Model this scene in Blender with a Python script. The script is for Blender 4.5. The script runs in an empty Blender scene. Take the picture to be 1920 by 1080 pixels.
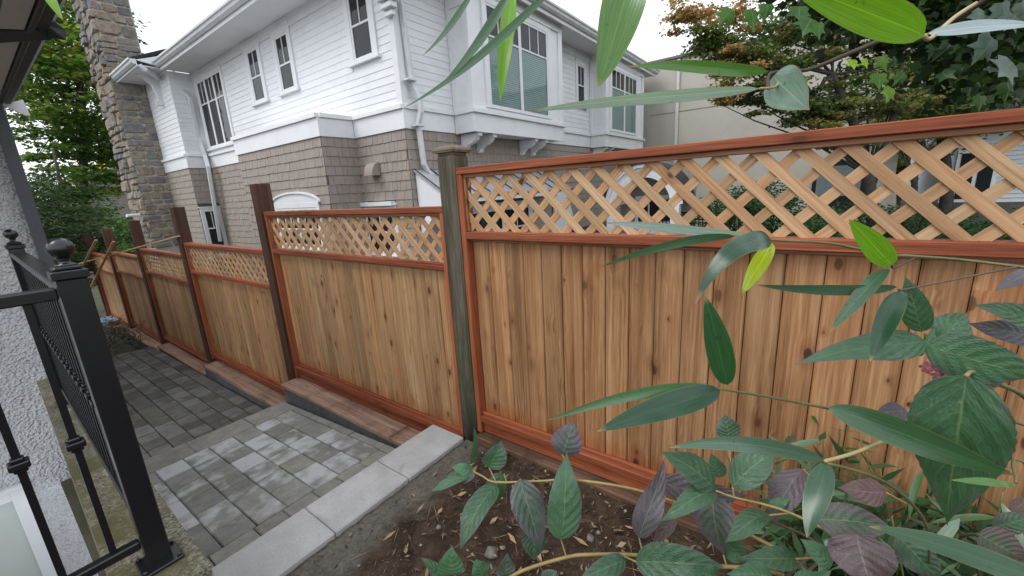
import bpy, math, random
import numpy as np
from math import radians, sin, cos, pi, sqrt
from mathutils import Vector, Matrix, noise as mnoise

random.seed(7); RNG = np.random.default_rng(7)
SC = bpy.context.scene
COL = SC.collection

# ------------------------------------------------------------------ camera
F_PX = 762.55                       # focal length in pixels of a 1920 wide frame
YAW, PITCH, ROLL = radians(37.028), radians(13.624), radians(3.282)
_f = np.array([-sin(YAW)*cos(PITCH), cos(YAW)*cos(PITCH), -sin(PITCH)])
_r = np.array([cos(YAW), sin(YAW), 0.0]); _d = np.cross(_f, _r)
_R = cos(ROLL)*_r + sin(ROLL)*_d; _D = -sin(ROLL)*_r + cos(ROLL)*_d
cam = bpy.data.cameras.new('camera'); cam_o = bpy.data.objects.new('camera', cam); COL.objects.link(cam_o)
cam.sensor_width = 36.0; cam.lens = 36.0*F_PX/1920; cam.clip_start = 0.02; cam.clip_end = 2000
cam_o.matrix_world = Matrix(((_R[0], -_D[0], -_f[0], 0), (_R[1], -_D[1], -_f[1], 0), (_R[2], -_D[2], -_f[2], 0), (0, 0, 0, 1)))
SC.camera = cam_o

# ------------------------------------------------------------------ sky, sun, exposure (overcast)
SUN_EL, SUN_AZ = radians(55), radians(200)
world = bpy.data.worlds.new('World'); SC.world = world; world.use_nodes = True
wt = world.node_tree; wt.nodes.clear()
sky = wt.nodes.new('ShaderNodeTexSky'); sky.sky_type = 'NISHITA'; sky.sun_disc = False
sky.sun_elevation = SUN_EL; sky.sun_rotation = SUN_AZ; sky.air_density = 1.0; sky.dust_density = 4.0; sky.ozone_density = 1.0
bw = wt.nodes.new('ShaderNodeRGBToBW'); wt.links.new(sky.outputs[0], bw.inputs[0])
mixs = wt.nodes.new('ShaderNodeMixRGB'); mixs.inputs[0].default_value = 0.86
wt.links.new(sky.outputs[0], mixs.inputs[1]); wt.links.new(bw.outputs[0], mixs.inputs[2])
flat = wt.nodes.new('ShaderNodeMixRGB'); flat.inputs[0].default_value = 0.75; flat.inputs[2].default_value = (9.0, 9.5, 10.2, 1)   # the even cloud layer
wt.links.new(mixs.outputs[0], flat.inputs[1])
cn = wt.nodes.new('ShaderNodeTexNoise'); cn.inputs['Scale'].default_value = 2.2; cn.inputs['Detail'].default_value = 5       # faint cloud tone
wtc = wt.nodes.new('ShaderNodeTexCoord'); wt.links.new(wtc.outputs['Generated'], cn.inputs['Vector'])
cr = wt.nodes.new('ShaderNodeValToRGB'); cr.color_ramp.elements[0].position = .3; cr.color_ramp.elements[0].color = (7.4, 7.9, 8.9, 1); cr.color_ramp.elements[1].position = .7; cr.color_ramp.elements[1].color = (10.2, 10.6, 11.0, 1)
wt.links.new(cn.outputs['Fac'], cr.inputs[0]); wt.links.new(cr.outputs[0], flat.inputs[2])
bg = wt.nodes.new('ShaderNodeBackground'); bg.inputs[1].default_value = 0.15
wt.links.new(flat.outputs[0], bg.inputs[0])
wo = wt.nodes.new('ShaderNodeOutputWorld'); wt.links.new(bg.outputs[0], wo.inputs[0])
sun = bpy.data.lights.new('sun', 'SUN'); sun.energy = 0.9; sun.angle = radians(25); sun.color = (1, 0.97, 0.93)
sun_o = bpy.data.objects.new('sun', sun); COL.objects.link(sun_o)
sd = Vector((sin(SUN_AZ)*cos(SUN_EL), cos(SUN_AZ)*cos(SUN_EL), sin(SUN_EL)))
sun_o.rotation_euler = sd.to_track_quat('Z', 'Y').to_euler(); sun_o.location = (0, -5, 20)
SC.view_settings.view_transform = 'Standard'; SC.view_settings.look = 'None'
SC.view_settings.gamma = 1.0; SC.view_settings.use_curve_mapping = False
SC.view_settings.exposure = 0.34
try:
    SC.cycles.use_denoising = True; SC.cycles.max_bounces = 8; SC.cycles.transparent_max_bounces = 12
except Exception: pass

# ------------------------------------------------------------------ helpers
def _ray(px, py): return (_R*((px-960)/F_PX) + _D*((py-540)/F_PX) + _f)
def at_y(px, py, Y): d = _ray(px, py); return Vector(d*(Y/d[1]))
def at_x(px, py, X): d = _ray(px, py); return Vector(d*(X/d[0]))
def at_z(px, py, Z): d = _ray(px, py); return Vector(d*(Z/d[2]))
def at_d(px, py, D): return Vector(_ray(px, py)*D)
def to_px(p): p = np.array(p); z = p @ _f; return (960+F_PX*(p @ _R)/z, 540+F_PX*(p @ _D)/z)

ORG = {}
def tag(o, label=None, cat=None, group=None, kind=None):
    if label: o['label'] = label
    if cat: o['category'] = cat
    if group: o['group'] = group
    if kind: o['kind'] = kind
    return o
def org(o): return ORG.get(o.name, Vector((0, 0, 0)))
def empty(name, loc, label=None, cat=None, group=None, parent=None):
    o = bpy.data.objects.new(name, None); COL.objects.link(o); o.empty_display_size = 0.1
    place(o, Vector(loc), parent); return tag(o, label, cat, group)
def place(o, loc, parent):
    ORG[o.name] = Vector(loc)
    if parent is not None:
        o.parent = parent; o.location = Vector(loc) - org(parent)
    else: o.location = loc
def link_mesh(name, me, loc, parent=None, rot=None):
    o = bpy.data.objects.new(name, me); COL.objects.link(o); place(o, Vector(loc), parent)
    if rot is not None: o.rotation_euler = rot
    return o
def mk_mesh(name, V, F, mat=None, smooth=False, uv=None, mats=None, mi=None, col=None):
    me = bpy.data.meshes.new(name)
    me.from_pydata([tuple(v) for v in V], [], F)
    if mats:
        for m in mats: me.materials.append(m)
        if mi is not None: me.polygons.foreach_set('material_index', mi)
    elif mat: me.materials.append(mat)
    if smooth: me.polygons.foreach_set('use_smooth', [True]*len(me.polygons))
    if uv is not None:
        ul = me.uv_layers.new(name='UVMap'); idx = [l.vertex_index for l in me.loops]
        ul.data.foreach_set('uv', np.asarray(uv, dtype=np.float32)[idx].ravel())
    if col is not None:
        a = me.attributes.new('Col', 'FLOAT_COLOR', 'POINT'); a.data.foreach_set('color', np.asarray(col, dtype=np.float32).ravel())
    me.update(); return me

class MB:
    """collects shapes in world space; build() links them as one mesh object with its origin at its base"""
    def __init__(s): s.V = []; s.F = []; s.M = []; s.cur = 0
    def add(s, V, F):
        n = len(s.V); s.V += [tuple(v) for v in V]; s.F += [tuple(i+n for i in f) for f in F]; s.M += [s.cur]*len(F)
        return s
    def box(s, x0, x1, y0, y1, z0, z1, b=0.004, M=None):
        if x0 > x1: x0, x1 = x1, x0
        if y0 > y1: y0, y1 = y1, y0
        if z0 > z1: z0, z1 = z1, z0
        b = min(b, (x1-x0)*.45, (y1-y0)*.45, (z1-z0)*.45)
        V, F = cbox(x0, x1, y0, y1, z0, z1, b)
        if M is not None: V = [M @ Vector(v) for v in V]
        return s.add(V, F)
    def tube(s, pts, radii, n=8, cap=True):
        V, F = tube(pts, radii, n, cap); return s.add(V, F)
    def prism(s, poly, axis, a0, a1):
        V, F = prism(poly, axis, a0, a1); return s.add(V, F)
    def lathe(s, c, prof, n=16):
        V = []; F = []
        for r, z in prof:
            for k in range(n): V.append((c[0]+r*cos(2*pi*k/n), c[1]+r*sin(2*pi*k/n), c[2]+z))
        for i in range(len(prof)-1):
            for k in range(n): F.append((i*n+k, i*n+(k+1) % n, (i+1)*n+(k+1) % n, (i+1)*n+k))
        F.append(tuple(range(n-1, -1, -1))); F.append(tuple((len(prof)-1)*n+k for k in range(n)))
        return s.add(V, F)
    def build(s, name, mat, parent=None, smooth=False, mats=None):
        A = np.array(s.V); lo = A.min(0); hi = A.max(0); c = Vector(((lo[0]+hi[0])/2, (lo[1]+hi[1])/2, lo[2]))
        me = mk_mesh(name, A-np.array(c), s.F, mat, smooth, mats=mats, mi=s.M if mats else None)
        return link_mesh(name, me, c, parent)

def cbox(x0, x1, y0, y1, z0, z1, b):
    if b <= 1e-6:
        V = [(x, y, z) for x in (x0, x1) for y in (y0, y1) for z in (z0, z1)]
        return V, [(0, 1, 3, 2), (4, 6, 7, 5), (0, 4, 5, 1), (2, 3, 7, 6), (0, 2, 6, 4), (1, 5, 7, 3)]
    V = []; idx = {}
    P = ((x0, x1), (y0, y1), (z0, z1))
    for sx in (0, 1):
        for sy in (0, 1):
            for sz in (0, 1):
                c = (sx, sy, sz)
                for ax in range(3):
                    p = []
                    for k in range(3):
                        e = P[k][c[k]]
                        p.append(e if k == ax else e + (b if c[k] == 0 else -b))
                    idx[(c, ax)] = len(V); V.append(tuple(p))
    F = []
    def q(*k): F.append(tuple(idx[i] for i in k))
    for ax in range(3):
        o1, o2 = (ax+1) % 3, (ax+2) % 3
        for s in (0, 1):
            cs = []
            for a, bb in ((0, 0), (1, 0), (1, 1), (0, 1)):
                c = [0, 0, 0]; c[ax] = s; c[o1] = a; c[o2] = bb; cs.append((tuple(c), ax))
            q(*(cs if s == 1 else cs[::-1]))
        for a in (0, 1):
            for bb in (0, 1):
                c0 = [0, 0, 0]; c0[o1] = a; c0[o2] = bb; c1 = list(c0); c1[ax] = 1
                c0 = tuple(c0); c1 = tuple(c1)
                f = [(c0, o1), (c1, o1), (c1, o2), (c0, o2)]
                q(*(f if (a + bb) % 2 == 0 else f[::-1]))
    for sx in (0, 1):
        for sy in (0, 1):
            for sz in (0, 1):
                c = (sx, sy, sz); f = [(c, 0), (c, 1), (c, 2)]
                q(*(f if (sx+sy+sz) % 2 == 1 else f[::-1]))
    return V, F
def tube(pts, radii, n=8, cap=True):
    pts = [Vector(p) for p in pts]
    if not hasattr(radii, '__len__'): radii = [radii]*len(pts)
    V = []; F = []; up = Vector((0, 0, 1)); prev = None
    for i, p in enumerate(pts):
        a = pts[max(i-1, 0)]; b = pts[min(i+1, len(pts)-1)]; t = (b-a).normalized()
        if prev is None:
            r = t.cross(up if abs(t.z) < .95 else Vector((1, 0, 0))).normalized()
        else:
            r = (prev - t*prev.dot(t)).normalized()
        prev = r; u = r.cross(t)
        for k in range(n):
            a_ = 2*pi*k/n; V.append(p + (r*cos(a_) + u*sin(a_))*radii[i])
    for i in range(len(pts)-1):
        for k in range(n): F.append((i*n+k, i*n+(k+1) % n, (i+1)*n+(k+1) % n, (i+1)*n+k))
    if cap:
        F.append(tuple(range(n-1, -1, -1))); F.append(tuple((len(pts)-1)*n+k for k in range(n)))
    return V, F
def rpipe(pts, w, h):
    """square section pipe along a path"""
    pts = [Vector(p) for p in pts]; V = []; F = []; prev = None
    for i, p in enumerate(pts):
        a = pts[max(i-1, 0)]; b = pts[min(i+1, len(pts)-1)]; t = (b-a).normalized()
        if prev is None: r = t.cross(Vector((0, 0, 1)) if abs(t.z) < .95 else Vector((0, 1, 0))).normalized()
        else: r = (prev - t*prev.dot(t)).normalized()
        prev = r; u = r.cross(t)
        for a_, b_ in ((-.5, -.42), (-.42, -.5), (.42, -.5), (.5, -.42), (.5, .42), (.42, .5), (-.42, .5), (-.5, .42)):
            V.append(p + r*w*a_ + u*h*b_)
    for i in range(len(pts)-1):
        for k in range(8): F.append((i*8+k, i*8+(k+1) % 8, (i+1)*8+(k+1) % 8, (i+1)*8+k))
    F.append(tuple(range(7, -1, -1))); F.append(tuple((len(pts)-1)*8+k for k in range(8)))
    return V, F
def prism(poly, axis, a0, a1):
    """poly: 2-D points in the two other axes (in x,y,z order), extruded along axis"""
    n = len(poly); V = []
    for a in (a0, a1):
        for p in poly:
            q = list(p); q.insert(axis, a); V.append(tuple(q))
    F = [tuple(range(n)), tuple(range(2*n-1, n-1, -1))] + [(k, (k+1) % n, n+(k+1) % n, n+k) for k in range(n)]
    return V, F
def fix_normals(o):
    import bmesh
    bm = bmesh.new(); bm.from_mesh(o.data); bmesh.ops.recalc_face_normals(bm, faces=bm.faces); bm.to_mesh(o.data); bm.free()

# ------------------------------------------------------------------ materials
class NT:
    def __init__(s, name):
        s.m = bpy.data.materials.new(name); s.m.use_nodes = True; s.t = s.m.node_tree; s.t.nodes.clear()
        s.out = s.n('ShaderNodeOutputMaterial'); s.b = s.n('ShaderNodeBsdfPrincipled'); s.l(s.b.outputs[0], s.out.inputs[0])
        s.tc = s.n('ShaderNodeTexCoord'); s.oi = s.n('ShaderNodeObjectInfo')
    def n(s, t): return s.t.nodes.new(t)
    def l(s, a, b): s.t.links.new(a, b)
    def inp(s, sock, v):
        if hasattr(v, 'is_linked') or isinstance(v, bpy.types.NodeSocket): s.l(v, sock)
        else: sock.default_value = v
    def math(s, op, a, b=0.0, c=None, clamp=False):
        n = s.n('ShaderNodeMath'); n.operation = op; n.use_clamp = clamp; s.inp(n.inputs[0], a); s.inp(n.inputs[1], b)
        if c is not None: s.inp(n.inputs[2], c)
        return n.outputs[0]
    def vmath(s, op, a, b):
        n = s.n('ShaderNodeVectorMath'); n.operation = op; s.inp(n.inputs[0], a); s.inp(n.inputs[1], b); return n.outputs[0]
    def noise(s, vec, scale, detail=4, rough=.55, dist=0.0):
        n = s.n('ShaderNodeTexNoise'); n.inputs['Scale'].default_value = scale; n.inputs['Detail'].default_value = detail
        n.inputs['Roughness'].default_value = rough; n.inputs['Distortion'].default_value = dist
        if vec is not None: s.l(vec, n.inputs['Vector'])
        return n.outputs['Fac']
    def vor(s, vec, scale, feat='F1', rnd=1.0):
        n = s.n('ShaderNodeTexVoronoi'); n.feature = feat; n.inputs['Scale'].default_value = scale; n.inputs['Randomness'].default_value = rnd
        if vec is not None: s.l(vec, n.inputs['Vector'])
        return n
    def ramp(s, f, stops, interp='LINEAR'):
        n = s.n('ShaderNodeValToRGB'); n.color_ramp.interpolation = interp; e = n.color_ramp.elements
        while len(e) < len(stops): e.new(0.5)
        for i, (p, c) in enumerate(stops):
            e[i].position = p; e[i].color = (c, c, c, 1) if not hasattr(c, '__len__') else (*c[:3], 1)
        s.l(f, n.inputs[0]); return n.outputs[0]
    def mix(s, f, a, b, mode='MIX'):
        n = s.n('ShaderNodeMixRGB'); n.blend_type = mode; s.inp(n.inputs[0], f)
        for i, v in ((1, a), (2, b)):
            if isinstance(v, bpy.types.NodeSocket): s.l(v, n.inputs[i])
            else: n.inputs[i].default_value = (*v[:3], 1)
        return n.outputs[0]
    def mapr(s, v, a, b, c=0.0, d=1.0):
        n = s.n('ShaderNodeMapRange'); s.inp(n.inputs[0], v); n.inputs[1].default_value = a; n.inputs[2].default_value = b
        n.inputs[3].default_value = c; n.inputs[4].default_value = d; return n.outputs[0]
    def rndvec(s, k=37.0):
        n = s.n('ShaderNodeCombineXYZ'); r = s.math('MULTIPLY', s.oi.outputs['Random'], k)
        s.l(r, n.inputs[0]); s.l(s.math('MULTIPLY', r, 1.7), n.inputs[1]); s.l(s.math('MULTIPLY', r, 2.3), n.inputs[2])
        return s.vmath('ADD', s.tc.outputs['Object'], n.outputs[0])
    def scale(s, v, sc): return s.vmath('MULTIPLY', v, sc)
    def bump(s, h, strength, dist=0.01):
        n = s.n('ShaderNodeBump'); n.inputs['Strength'].default_value = strength; n.inputs['Distance'].default_value = dist
        s.l(h, n.inputs['Height']); s.l(n.outputs[0], s.b.inputs['Normal'])
    def color(s, c): s.inp(s.b.inputs['Base Color'], c if isinstance(c, bpy.types.NodeSocket) else (*c[:3], 1))
    def rough(s, v): s.inp(s.b.inputs['Roughness'], v)

def m_wood(name, dark, mid, light, axis='Z', knots=0.0, rough=.62, var=.25, grain=1.0, worn=None, foot=None):
    t = NT(name); v = t.rndvec(); ai = {'X': 0, 'Y': 1, 'Z': 2}[axis]
    def along(k): q = [1, 1, 1]; q[ai] = k; return t.scale(v, tuple(q))
    g = along(.03); r = t.oi.outputs['Random']
    sp = t.n('ShaderNodeSeparateXYZ'); t.l(v, sp.inputs[0]); across = t.math('ADD', sp.outputs[1 if ai == 0 else 0] if ai != 0 else sp.outputs[2], t.math('MULTIPLY', sp.outputs[1], .7))
    fine = t.noise(g, 190*grain, 4, .7, .2); mid_n = t.noise(g, 28*grain, 3, .55, .5); blot = t.noise(along(.35), 3.0, 3)
    warp = t.noise(along(.16), 5.0, 3, .5)
    q = t.math('ADD', across, t.math('MULTIPLY', warp, .085))
    if knots > 0:
        kv = t.scale(v, {'Z': (10.5, 0, 5.6), 'X': (5.6, 0, 10.5), 'Y': (10.5, 5.6, 0)}[axis])
        vo = t.vor(kv, 1.0); d = vo.outputs['Distance']; sep = t.n('ShaderNodeSeparateColor'); t.l(vo.outputs['Color'], sep.inputs[0])
        has = t.math('LESS_THAN', sep.outputs[0], knots)
        dd = t.math('ADD', d, t.math('MULTIPLY', t.math('SUBTRACT', t.noise(v, 45, 3), .5), .06)); size = t.math('ADD', .055, t.math('MULTIPLY', sep.outputs[1], .10)); kd = t.math('DIVIDE', dd, size)
        q = t.math('ADD', q, t.math('MULTIPLY', has, t.mapr(kd, .5, 4.0, .022, 0)))
    rings = t.math('SINE', t.math('MULTIPLY', q, 330*grain)); rings = t.math('ADD', .5, t.math('MULTIPLY', rings, t.mapr(t.noise(along(.12), 16, 2), .42, .68, 0, .5)))
    f = t.math('ADD', t.math('MULTIPLY', fine, .34), t.math('ADD', t.math('MULTIPLY', mid_n, .42), t.math('MULTIPLY', rings, .12)))
    f = t.math('ADD', f, t.math('MULTIPLY', t.math('SUBTRACT', blot, .5), .25))
    c = t.ramp(f, [(.31, dark), (.44, mid), (.56, light)])
    br = t.math('ADD', 1-var, t.math('MULTIPLY', t.math('FRACT', t.math('MULTIPLY', r, 13.7)), 2*var)); c = t.mix(1.0, c, _gray(t, br), 'MULTIPLY')
    c = t.mix(t.math('MULTIPLY', t.math('FRACT', t.math('MULTIPLY', r, 5.3)), .45), c, t.mix(1.0, c, (1.10, .80, .62), 'MULTIPLY'))
    if knots > 0:
        ring = t.math('MULTIPLY', has, t.mapr(kd, 1.0, 3.0, .6, 0)); c = t.mix(ring, c, t.mix(1.0, c, (.60, .42, .32), 'MULTIPLY'))
        k = t.math('MULTIPLY', has, t.mapr(kd, .8, 1.1, 1, 0)); c = t.mix(t.math('MULTIPLY', k, t.mapr(sep.outputs[2], 0, 1, .45, .92)), c, (.045, .025, .014))
    if foot:
        so = t.n('ShaderNodeSeparateXYZ'); t.l(t.tc.outputs['Object'], so.inputs[0])
        m = t.mapr(t.math('ADD', so.outputs[2], t.math('MULTIPLY', t.math('SUBTRACT', t.noise(along(.25), 26, 3), .5), .16)), .05, .13, .75, 0); c = t.mix(m, c, t.mix(1.0, c, foot, 'MULTIPLY'))
    if worn: c = t.mix(t.mapr(t.noise(v, 5, 5, .7), .5, .68, 0, worn[1]), c, worn[0])
    t.color(c); t.rough(rough); t.b.inputs['Specular IOR Level'].default_value = .3
    t.bump(fine, .3, .002); return t.m
def _gray(t, v):
    n = t.n('ShaderNodeCombineXYZ')
    for i in range(3): t.l(v, n.inputs[i])
    return n.outputs[0]
def m_plain(name, c, rough=.5, var=.06, nscale=6, bump=0.0, bscale=60, spec=.4, metal=0.0, dirt=None):
    t = NT(name); v = t.rndvec(); n = t.noise(v, nscale, 4)
    col = t.mix(1.0, c, _gray(t, t.mapr(n, .3, .7, 1-var, 1+var)), 'MULTIPLY')
    col = t.mix(1.0, col, _gray(t, t.mapr(t.oi.outputs['Random'], 0, 1, 1-var, 1+var)), 'MULTIPLY')
    if dirt: col = t.mix(t.mapr(t.noise(v, dirt[1], 5, .65), .5, .75, 0, dirt[2]), col, dirt[0])
    t.color(col); t.rough(rough); t.b.inputs['Specular IOR Level'].default_value = spec; t.b.inputs['Metallic'].default_value = metal
    if bump: t.bump(t.noise(v, bscale, 4), bump, .004)
    return t.m
WHITE = m_plain('white_paint', (.75, .762, .78), .45, .03, 3, .05, 80, dirt=((.50, .51, .52), 2.2, .22))
TAUPE = m_plain('taupe_shingle', (.315, .275, .240), .8, .065, 8, .3, 90, .2)
TAUPE_D = m_plain('taupe_wall', (.10, .09, .082), .9)
CEDAR = m_wood('cedar_board', (.16, .078, .034), (.30, .162, .076), (.43, .265, .14), 'Z', .97, .60, .20, foot=(.95, .62, .46))
CEDAR2 = m_wood('light_cedar_board', (.25, .13, .058), (.42, .252, .122), (.57, .385, .21), 'Z', .95, .60, .19, foot=(.95, .68, .52))
CEDAR_X = m_wood('cedar_strip', (.31, .18, .092), (.47, .305, .17), (.58, .405, .25), 'X', .22, .62, .16)
STAIN_X = m_wood('stained_cedar', (.13, .032, .013), (.265, .074, .031), (.37, .125, .06), 'X', .25, .55, .12)
STAIN_Z = m_wood('stained_cedar_upright', (.17, .044, .018), (.33, .10, .041), (.44, .165, .08), 'Z', .2, .55, .12)
STAIN_L = m_wood('lightly_stained_trim', (.17, .07, .035), (.28, .13, .07), (.38, .20, .115), 'X', .1, .6, .1)
POST_BR = m_wood('brown_treated_post', (.035, .018, .012), (.075, .036, .024), (.12, .062, .042), 'Z', .1, .7, .12)
TIMBER = m_wood('ledge_timber', (.20, .115, .08), (.34, .215, .155), (.47, .34, .27), 'X', .12, .75, .12, 1.0, ((.07, .045, .035), .55))
LATH = m_wood('bare_lath', (.40, .27, .14), (.55, .40, .23), (.66, .50, .31), 'X', .05, .7, .08)

def m_greypost():
    t = NT('weathered_post'); v = t.rndvec(); g = t.scale(v, (1, 1, .05))
    n1 = t.noise(g, 60, 5, .7, .5); n2 = t.noise(g, 14, 3)
    c = t.ramp(t.math('ADD', t.math('MULTIPLY', n1, .55), t.math('MULTIPLY', n2, .45)), [(.34, (.030, .025, .017)), (.5, (.088, .075, .053)), (.66, (.18, .158, .12))])
    sx = t.n('ShaderNodeSeparateXYZ'); t.l(t.tc.outputs['Object'], sx.inputs[0])
    low = t.mapr(sx.outputs[2], .1, 1.5, 1, 0)
    mo = t.math('MULTIPLY', t.mapr(t.noise(t.scale(v, (1, 1, .25)), 7, 5, .7), .42, .62), low)
    c = t.mix(mo, c, (.035, .055, .018))
    wet = t.math('MULTIPLY', t.mapr(sx.outputs[2], .05, .42, 1, 0), t.mapr(t.noise(v, 9, 4), .3, .5, .5, 1))
    c = t.mix(wet, c, (.012, .011, .008))
    t.color(c); t.rough(.8); t.b.inputs['Specular IOR Level'].default_value = .2; t.bump(n1, .5, .004); return t.m
GREYPOST = m_greypost(); POSTCAP = m_wood('weathered_cap', (.07, .055, .038), (.16, .135, .10), (.27, .24, .19), 'X', 0, .85, .05)

def m_paver(name, a, b, white=0.0):
    t = NT(name); v = t.rndvec(); n = t.noise(v, 9, 5, .6); fine = t.noise(v, 140, 3, .7)
    c = t.mix(t.oi.outputs['Random'], a, b)
    c = t.mix(1.0, c, _gray(t, t.mapr(n, .3, .7, .78, 1.2)), 'MULTIPLY'); c = t.mix(1.0, c, _gray(t, t.mapr(fine, .3, .7, .8, 1.2)), 'MULTIPLY')
    if white:
        r2 = t.math('FRACT', t.math('MULTIPLY', t.oi.outputs['Random'], 17.3))
        w = t.noise(v, 7.5, 4, .5, .15)
        m = t.mapr(t.math('ADD', w, t.math('MULTIPLY', t.math('SUBTRACT', r2, .62), .42)), .40, .62, 0, white)
        c = t.mix(t.math('MULTIPLY', m, t.mapr(fine, .3, .6, .75, 1)), c, (.56, .575, .59))
    t.color(c); t.rough(.85); t.b.inputs['Specular IOR Level'].default_value = .25; t.bump(fine, .35, .003); return t.m
PAVER = m_paver('landing_paver', (.23, .23, .21), (.31, .31, .284), 1.0)
PAVER_D = m_paver('path_paver', (.072, .070, .060), (.128, .125, .110), .12)
PAVER_P = m_paver('plain_edging_paver', (.255, .25, .222), (.31, .305, .272))
BLOCK = m_paver('retaining_block', (.12, .127, .127), (.155, .162, .162))
def m_slab():
    t = NT('coping_stone'); v = t.rndvec(); n = t.noise(v, 5, 5, .6); f = t.noise(v, 120, 3, .7)
    c = t.mix(t.mapr(n, .35, .65), (.37, .37, .365), (.47, .47, .465)); c = t.mix(t.mapr(t.noise(v, 3.3, 5, .6, 1), .6, .72), c, (.27, .27, .26))
    c = t.mix(1.0, c, _gray(t, t.mapr(f, .3, .7, .86, 1.12)), 'MULTIPLY')
    t.color(c); t.rough(.85); t.bump(f, .25, .002); return t.m
SLAB = m_slab()
MORTAR = m_plain('joint_sand', (.075, .07, .06), .95, .2, 30)

# ------------------------------------------------------------------ ground, steps, path
LSL = .0716
def land_z(x): return -1.914 + (x+2.58)*LSL
def path_z(x): return -2.29 + (x+4.4)*.024
def struct(o): o['kind'] = 'structure'; return o

def m_ground():
    t = NT('yard_ground'); v = t.tc.outputs['Object']; c = t.ramp(t.noise(v, 1.3, 6, .6), [(.35, (.035, .045, .018)), (.5, (.06, .06, .03)), (.65, (.09, .075, .05))])
    t.color(c); t.rough(.95); t.bump(t.noise(v, 30, 4), .5, .02); return t.m
GROUND = m_ground()
def build_ground():
    # one sheet to the horizon with a square opening for the basement stairwell
    X = [-1500, -6.3, -1.0, 1500]; Y = [-1500, -1.6, .06, 1500]; V = []; F = []
    for y in Y:
        for x in X: V.append((x, y, -2.80))
    for j in range(3):
        for i in range(3):
            if i == 1 and j == 1: continue
            F.append((j*4+i, j*4+i+1, j*4+i+5, j*4+i+4))
    struct(link_mesh('ground', mk_mesh('ground', V, F, GROUND), (0, 0, 0)))
    m = MB(); m.box(-6.3, -1.0, -1.6, .06, -4.4, -4.3, 0)
    struct(m.build('stairwell_floor', MORTAR))
build_ground()

def paver_mesh(L, W, H, mat, b=.006):
    V, F = cbox(-L/2, L/2, -W/2, W/2, -H, 0, b)
    # jitter the top edge a little so that no two runs look cast from one mould
    return mk_mesh('paver', [(x+random.uniform(-.0015, .0015), y+random.uniform(-.0015, .0015), z) for x, y, z in V], F, mat)
PM = {}
def pmesh(L, W, mat, H=.06):
    k = (round(L, 3), round(W, 3), mat.name)
    if k not in PM: PM[k] = paver_mesh(L, W, H, mat)
    return PM[k]
def lay(parent, name, x0, x1, y0, y1, mat, zf, sl, gap=.005, jit=.002):
    x, y = (x0+x1)/2, (y0+y1)/2
    o = link_mesh(name, pmesh(x1-x0-gap, y1-y0-gap, mat), (x, y, zf(x)+random.uniform(-jit, jit)), parent)
    o.rotation_euler = (random.uniform(-.004, .004), -math.atan(sl)+random.uniform(-.004, .004), random.uniform(-.004, .004)); return o

def build_landing():
    m = MB(); x0, x1 = -4.36, -1.86
    m.prism([(x0, land_z(x0)-.30), (x1, land_z(x1)-.30), (x1, land_z(x1)-.022), (x0, land_z(x0)-.022)], 1, .272, 1.655)
    base = struct(m.build('landing', MORTAR)); fix_normals(base)
    ys = [.272, .505, .691, .872, 1.057, 1.237, 1.413, 1.578]
    Ls = [.18, .24, .24, .30]
    for j in range(len(ys)-1):
        x = -4.04 + (0 if j else 0)
        while x < -2.585:
            L = random.choice(Ls)
            if -2.585-(x+L) < .09: L = -2.58-x
            lay(base, 'paver', x, x+L, ys[j], ys[j+1], PAVER, land_z, LSL); x += L
    x = -4.04
    while x < -2.6:
        L = min(.34, -2.58-x); lay(base, 'edging_paver', x, x+L, 1.578, 1.648, PAVER_P, land_z, LSL); x += L
    for a, b in ((.272, .32), (.32, .788), (.788, 1.256), (1.256, 1.648)):
        lay(base, 'edge_stone', -4.362, -4.04, a, b, PAVER_P, land_z, LSL, .004)
    ysb = [.272, .43, .667, .838, 1.032, 1.206, 1.39, 1.57, 1.648]
    for a, b in zip(ysb, ysb[1:]): lay(base, 'edging_paver', -2.58, -2.20, a, b, PAVER_P, land_z, LSL)
build_landing()
def build_path():
    m = MB(); x0, x1 = -9.6, -4.37
    m.prism([(x0, path_z(x0)-.30), (x1, path_z(x1)-.30), (x1, path_z(x1)-.02), (x0, path_z(x0)-.02)], 1, .28, 1.66)
    base = struct(m.build('path', MORTAR)); fix_normals(base)
    ys = [.285, .45, .627, .80, .978, 1.155, 1.33, 1.505, 1.645]
    for j in range(len(ys)-1):
        x = -4.375 - random.uniform(0, .12)
        while x > -9.3+.3*sin(j*2.1):
            L = random.choice([.18, .24, .24, .30]); lay(base, 'paver', x-L, x, ys[j], ys[j+1], PAVER_D, path_z, .024, .007, .003); x -= L
build_path()
def build_coping():
    r = empty('coping_step', (-2.0, 1.0, -1.95), 'pale grey concrete coping step above the paved landing', 'step')
    ys = [.285, .814, 1.295, 1.79]
    for a, b in zip(ys, ys[1:]):
        m = MB(); m.box(-2.162, -1.846, a+.002, b-.002, -1.735, -1.67, .008); m.build('coping_stone', SLAB, r)
    m = MB(); m.box(-2.13, -1.87, .285, 1.655, -2.1, -1.737, .006); m.build('riser_block', BLOCK, r)
build_coping()
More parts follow.
